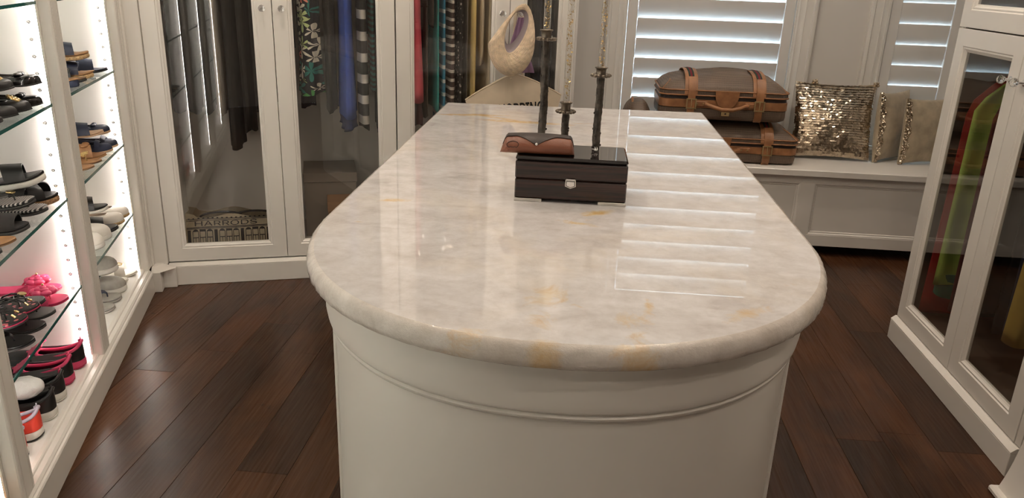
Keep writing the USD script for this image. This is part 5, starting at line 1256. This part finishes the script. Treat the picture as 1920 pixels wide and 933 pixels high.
BLT = dict(t='ballet', ms='rubber', mu='patent', mi='nude')
SHOES = [
    # shelf 1 (upper) of the nearer bay
    (dict(BLT, orn='bow'), 'ballet_flat', 'black patent ballet flat with a bow, lower of its pair on the upper shelf', -.150, -1.010, 1.0397, 2, 0),
    (dict(BLT, orn='bow'), 'ballet_flat', 'black patent ballet flat with a bow, topmost on the upper shelf', -.142, -1.018, 1.106, -2, -1),
    (dict(BLT, orn='disc', mu='black'), 'medallion_flat', 'black flat with a gold medallion, against the shelf glass beside the ballet flats', -.152, -1.112, 1.0397, 3, 0),
    (dict(BLT, orn='disc', mu='black'), 'medallion_flat', 'black flat with a large gold medallion, lying on its mate on the upper shelf', -.185, -1.128, 1.107, 5, -1),
    (dict(BLT, orn='gold', mu='black', pointed=True), 'pointed_flat', 'pointed black flat with a gold ornament on the upper shelf', -.158, -1.214, 1.0397, 4, 0),
    (dict(BLT, orn='gold', mu='black', pointed=True), 'pointed_flat', 'pointed black flat with a gold ornament, stacked on its mate', -.20, -1.228, 1.107, 2, -1),
    (dict(t='slide', ms='rubber', mf='black', mu='patent', h=.016, buckle=CHROME), 'slide_sandal', 'black slide with a silver ring buckle at the shelf edge, nearest on the upper shelf', -.160, -1.335, 1.0397, 3, 0),
    # shelf 2
    (dict(t='slide', ms='cork', mf='black', mu='black', h=.030, cross=True), 'slide_sandal', 'black crossover slide with a pale edged sole, lower of its pair on the second shelf', -.146, -1.020, .7197, 2, 0),
    (dict(t='slide', ms='whitesole', mf='black', mu='black', h=.030), 'slide_sandal', 'black wide-strap slide with a white-edged sole, tipped up on top of its mate', -.150, -1.092, .8135, 4, -9),
    (dict(t='thong', ms='rubber', mf=ZIG, mu='black', h=.020), 'flip_flop', 'zigzag-patterned flip-flop flat on the second shelf', -.150, -1.128, .7197, 2, 0),
    (dict(t='thong', ms='rubber', mf=ZIG, mu='black', h=.020, orn='disc'), 'flip_flop', 'zigzag-patterned flip-flop with a gold disc, on top of its mate', -.152, -1.212, .772, 8, -4),
    (dict(t='slide', ms='rubber', mf='suede', mu='suede', h=.020, closed=True), 'mule', 'black suede open-toe mule on the second shelf between zigzag and brown sandals', -.146, -1.318, .7197, 4, 0),
    (dict(t='thong', ms='brown', mf='tan', mu='black', h=.010), 'flip_flop', 'brown thong sandal at the edge of the second shelf', -.150, -1.425, .7197, 6, 0),
    (dict(t='thong', ms='black', mf='darkgrey', mu='patent', h=.012, orn='disc', mo=CHROME), 'flip_flop', 'black thong sandal with a silver disc, nearest on the second shelf', -.152, -1.530, .7197, 3, 0),
    # shelf 3
    (dict(t='thong', ms='pinkdark', mf='pink', mu='pink', h=.012, orn='flower', W=.098), 'flip_flop', 'pink flip-flop with a pink flower, front one of the pair on the third shelf', -.142, -1.105, .4002, 2, 0),
    (dict(t='thong', ms='pinkdark', mf='pink', mu='pink', h=.012, orn='flower', W=.098), 'flip_flop', 'pink flip-flop with a pink flower, partly behind its mate on the third shelf', -.190, -1.0035, .4002, -1, 0),
    (dict(t='thong', ms='rubber', mf='darkgrey', mu='patent', h=.014), 'flip_flop', 'dark grey thong sandal beside the pink flip-flops', -.152, -1.212, .4002, 3, 0),
    (dict(t='thong', ms='rubber', mf='darkgrey', mu='patent', h=.014, orn='disc'), 'flip_flop', 'dark grey thong sandal with a gold disc, stacked on its mate', -.172, -1.222, .4455, 6, -2),
    (dict(t='thong', ms='rubber', mf='black', mu='patent', h=.014, tstrap=True), 'sandal', 'black strappy sandal under the pink leopard pair', -.150, -1.318, .4002, 3, 0),
    (dict(t='thong', ms='rubber', mid='pinkdark', mf=LEO, mu='black', h=.018, orn='bow'), 'flip_flop', 'pink leopard flip-flop with gold-tipped black bow, lower of its pair', -.152, -1.332, .468, 3, -2),
    (dict(t='thong', ms='rubber', mid='pinkdark', mf=LEO, mu='black', h=.018, orn='bow'), 'flip_flop', 'pink leopard flip-flop with gold-tipped black bow, nearer one of its pair', -.155, -1.432, .474, 6, -3),
    (dict(t='thong', ms='rubber', mf='black', mu='patent', h=.014, tstrap=True), 'sandal', 'black strappy sandal nearest on the third shelf', -.150, -1.425, .4002, 4, 0),
    # bottom of the nearer bay: sneakers with their heels outwards
    (dict(t='sneaker', ms='pink', mu='black', ml='pink', mo='pinkdark', mp='darkgrey'), 'sneaker', 'black running shoe with a pink sole, farthest in the bottom row', -.142, -1.035, .1222, 0, 0),
    (dict(t='sneaker', ms='pink', mu='black', ml='pink', mo='pinkdark', mp='darkgrey'), 'sneaker', 'black running shoe with pink lining, second from the far end of the bottom row', -.150, -1.150, .1222, 2, 0),
    (dict(t='sneaker', ms='whitesole', mu='black', ml='black', mp='darkgrey', mt='pinkdark'), 'sneaker', 'black running shoe with a white sole, beside the one holding a sock', -.146, -1.262, .1222, 1, 0),
    (dict(t='sneaker', ms='whitesole', mu='black', ml='black', mp='black', sock=True), 'sneaker', 'black running shoe with a white sole and a white sock in it', -.142, -1.374, .1222, 3, 0),
    (dict(t='sneaker', ms='whitesole', mu='coral', ml='lavender', mo='black'), 'sneaker', 'coral red running shoe with lavender lining, farther of the two', -.150, -1.488, .1222, 2, 0),
    (dict(t='sneaker', ms='whitesole', mu='coral', ml='lavender', mo='black'), 'sneaker', 'coral red running shoe nearer the divider, mate of the other', -.158, -1.602, .1222, 2, 0),
    # far bay, shelf 1
    (dict(t='slide', ms='rubber', mf='navy', mu='navysuede', h=.014, W=.088), 'slide_sandal', 'navy slide with a wide band at the far end of the upper shelf', -.146, -.165, 1.0397, 3, 0),
    (dict(t='slide', ms='rubber', mf='tan', mu='navysuede', h=.014, W=.088), 'slide_sandal', 'navy slide with a tan footbed, beside its mate on the upper shelf', -.172, -.262, 1.0397, 3, 0),
    (dict(t='slide', ms='rope', mf='tan', mu='navy', h=.026, W=.088), 'slide_sandal', 'rope-soled tan slide with a navy band, lower of its pair', -.150, -.372, 1.0397, 2, 0),
    (dict(t='slide', ms='rope', mf='tan', mu='navy', h=.026, W=.088), 'slide_sandal', 'rope-soled tan slide with a navy band, upper of its pair', -.152, -.385, 1.117, 4, -2),
    (dict(t='slide', ms='rubber', mf='brown', mu='black', h=.016, W=.088), 'slide_sandal', 'dark slide nearest on the far upper shelf', -.150, -.480, 1.0397, 2, 0),
    (dict(t='wedge', ms='navysuede', mf='tan', mu='navysuede'), 'wedge_sandal', 'navy wedge sandal standing among the slides on the far upper shelf', -.152, -.580, 1.0397, 4, 0),
    (dict(t='wedge', ms='navysuede', mf='tan', mu='navysuede', heelcup=True), 'wedge_sandal', 'navy wedge sandal with a heel cup, nearest on the far upper shelf', -.20, -.680, 1.0397, -6, 0),
    # far bay, shelf 2
    (dict(BLT, mu='navy', ms='nude', orn='penny', sole=.010), 'loafer', 'navy loafer at the far end of the second shelf', -.146, -.160, .7197, 2, 0),
    (dict(BLT, mu='navysuede', ms='nude', orn='penny', sole=.010), 'loafer', 'navy suede loafer beside the navy leather one', -.148, -.250, .7197, 4, 0),
    (dict(BLT, mu='navy', ms='nude', orn='bow', sole=.010), 'loafer', 'navy bow flat stacked on the loafers', -.158, -.205, .7895, 3, -1),
    (dict(t='slide', ms='nude', mf='nude', mu='navy', h=.014, W=.088), 'slide_sandal', 'pale footbed slide with a navy strap on top of the loafer pile', -.160, -.300, .8045, 4, -4),
    (dict(t='slide', ms='tan', mf='tan', mu='tan', h=.014, W=.088, bow=True), 'slide_sandal', 'tan slide with a leather bow in the middle of the far second shelf', -.150, -.352, .7197, 5, 0),
    (dict(t='thong', ms='brown', mf='tan', mu=GOLD, h=.010, orn='jewels', W=.084), 'sandal', 'gold jewelled thong sandal lying flat on the far second shelf', -.146, -.448, .7197, 4, 0),
    (dict(t='thong', ms='brown', mf='tan', mu=GOLD, h=.010, orn='jewels', W=.084), 'sandal', 'gold jewelled thong sandal nearest on the far second shelf', -.150, -.546, .7197, 4, 0),
    # far bay, shelf 3
    (dict(BLT, mu='white', ms='rope', sole=.014, orn=None, hv=.034, hb=.046, W=.092), 'espadrille', 'white espadrille at the far end of the third shelf', -.142, -.142, .4002, 1, 0),
    (dict(BLT, mu='white', ms='rope', sole=.014, orn=None, hv=.034, hb=.046, W=.092), 'espadrille', 'white espadrille with a pink lining showing, nearer of the pair', -.142, -.243, .4002, 3, 0),
    (dict(t='slide', ms='rubber', mf='black', mu='black', h=.020, W=.090), 'slide_sandal', 'black slide flat on the third shelf beside the white espadrilles', -.146, -.345, .4002, 3, 0),
    (dict(t='slide', ms='whitesole', mf='black', mu='black', h=.022, W=.090), 'slide_sandal', 'black slide with a white-edged sole, on top of its mate', -.168, -.365, .497, 4, -1),
    (dict(BLT, mu='white', ms='whitesole', sole=.022, mb='navy', mi='darkgrey', hv=.045, hh=.064, xv=.10, hb=.050, W=.096, L=.262), 'canvas_shoe', 'white slip-on shoe with a navy edge on the third shelf', -.148, -.452, .4002, 3, 0),
    (dict(BLT, mu='white', ms='whitesole', sole=.022, mb='navy', mi='darkgrey', hv=.045, hh=.064, xv=.10, hb=.050, W=.096, L=.262), 'canvas_shoe', 'white slip-on shoe with a navy edge, nearest on the far third shelf', -.150, -.560, .4002, 3, 0),
    # far bay, bottom
    (dict(t='slide', ms='offwhite', mf='white', mu='white', h=.012, W=.086, buckle=GOLD), 'slide_sandal', 'white slide with a gold ring, at the far end of the bottom board', -.142, -.140, .1222, 2, 0),
    (dict(t='slide', ms='offwhite', mf='white', mu='white', h=.012, W=.086, buckle=GOLD), 'slide_sandal', 'white slide with a gold ring, nearer of its pair on the bottom board', -.162, -.236, .1222, 3, 0),
    (dict(BLT, mu='grey', ms='whitesole', sole=.024, mb='darkgrey', mi='darkgrey', hv=.045, hh=.064, xv=.10, hb=.050, W=.094, L=.262), 'canvas_shoe', 'grey slip-on shoe on the bottom board beside the white slides', -.146, -.338, .1222, 3, 0),
    (dict(BLT, mu='grey', ms='whitesole', sole=.024, mb='darkgrey', mi='darkgrey', hv=.045, hh=.064, xv=.10, hb=.050, W=.094, L=.262), 'canvas_shoe', 'grey slip-on shoe perched higher, on top of its mate', -.165, -.352, .223, 5, -2),
    (dict(t='thong', ms='grey', mf='grey', mu='navy', h=.020, W=.092, sr=.006), 'flip_flop', 'grey flip-flop with a navy strap on the bottom board', -.146, -.442, .1222, 4, 0),
    (dict(t='thong', ms='grey', mf='grey', mu='grey', h=.018, W=.092), 'flip_flop', 'plain grey flip-flop nearest the divider on the bottom board', -.150, -.545, .1222, 4, 0),
    (dict(t='wedge', ms='rope', mf='tan', mu='rope'), 'wedge_sandal', 'woven straw wedge at the very near end of the shoe cabinet', -.116, -1.8685, .1236, 1, 0),
]
first_of = {}
for kind, name, label, u, v, z, yaw, pitch in SHOES:
    if name == 'sneaker': m4 = L(u - .27, v, z, 180 + yaw, pitch)       # heels face the room
    else: m4 = L(u, v, z, yaw, pitch)
    if name == 'sneaker': m4 = L(u, v, z, yaw) @ T(-.27, 0, 0, 180)
    key = repr(sorted((k, str(x)) for k, x in kind.items())) + name
    if key in first_of: copy(first_of[key], label, m4); continue
    p, extra = build_shoe(kind, name, label, m4, 'shoe', 'shoes in the lit shoe cabinet')
    first_of[key] = p
    if extra is not None:
        solo('sock', moved(extra, T(0, 0, .012) @ m4), SM['sock'], 'balled white sock stuffed into the black running shoe', 'sock', smooth=60)
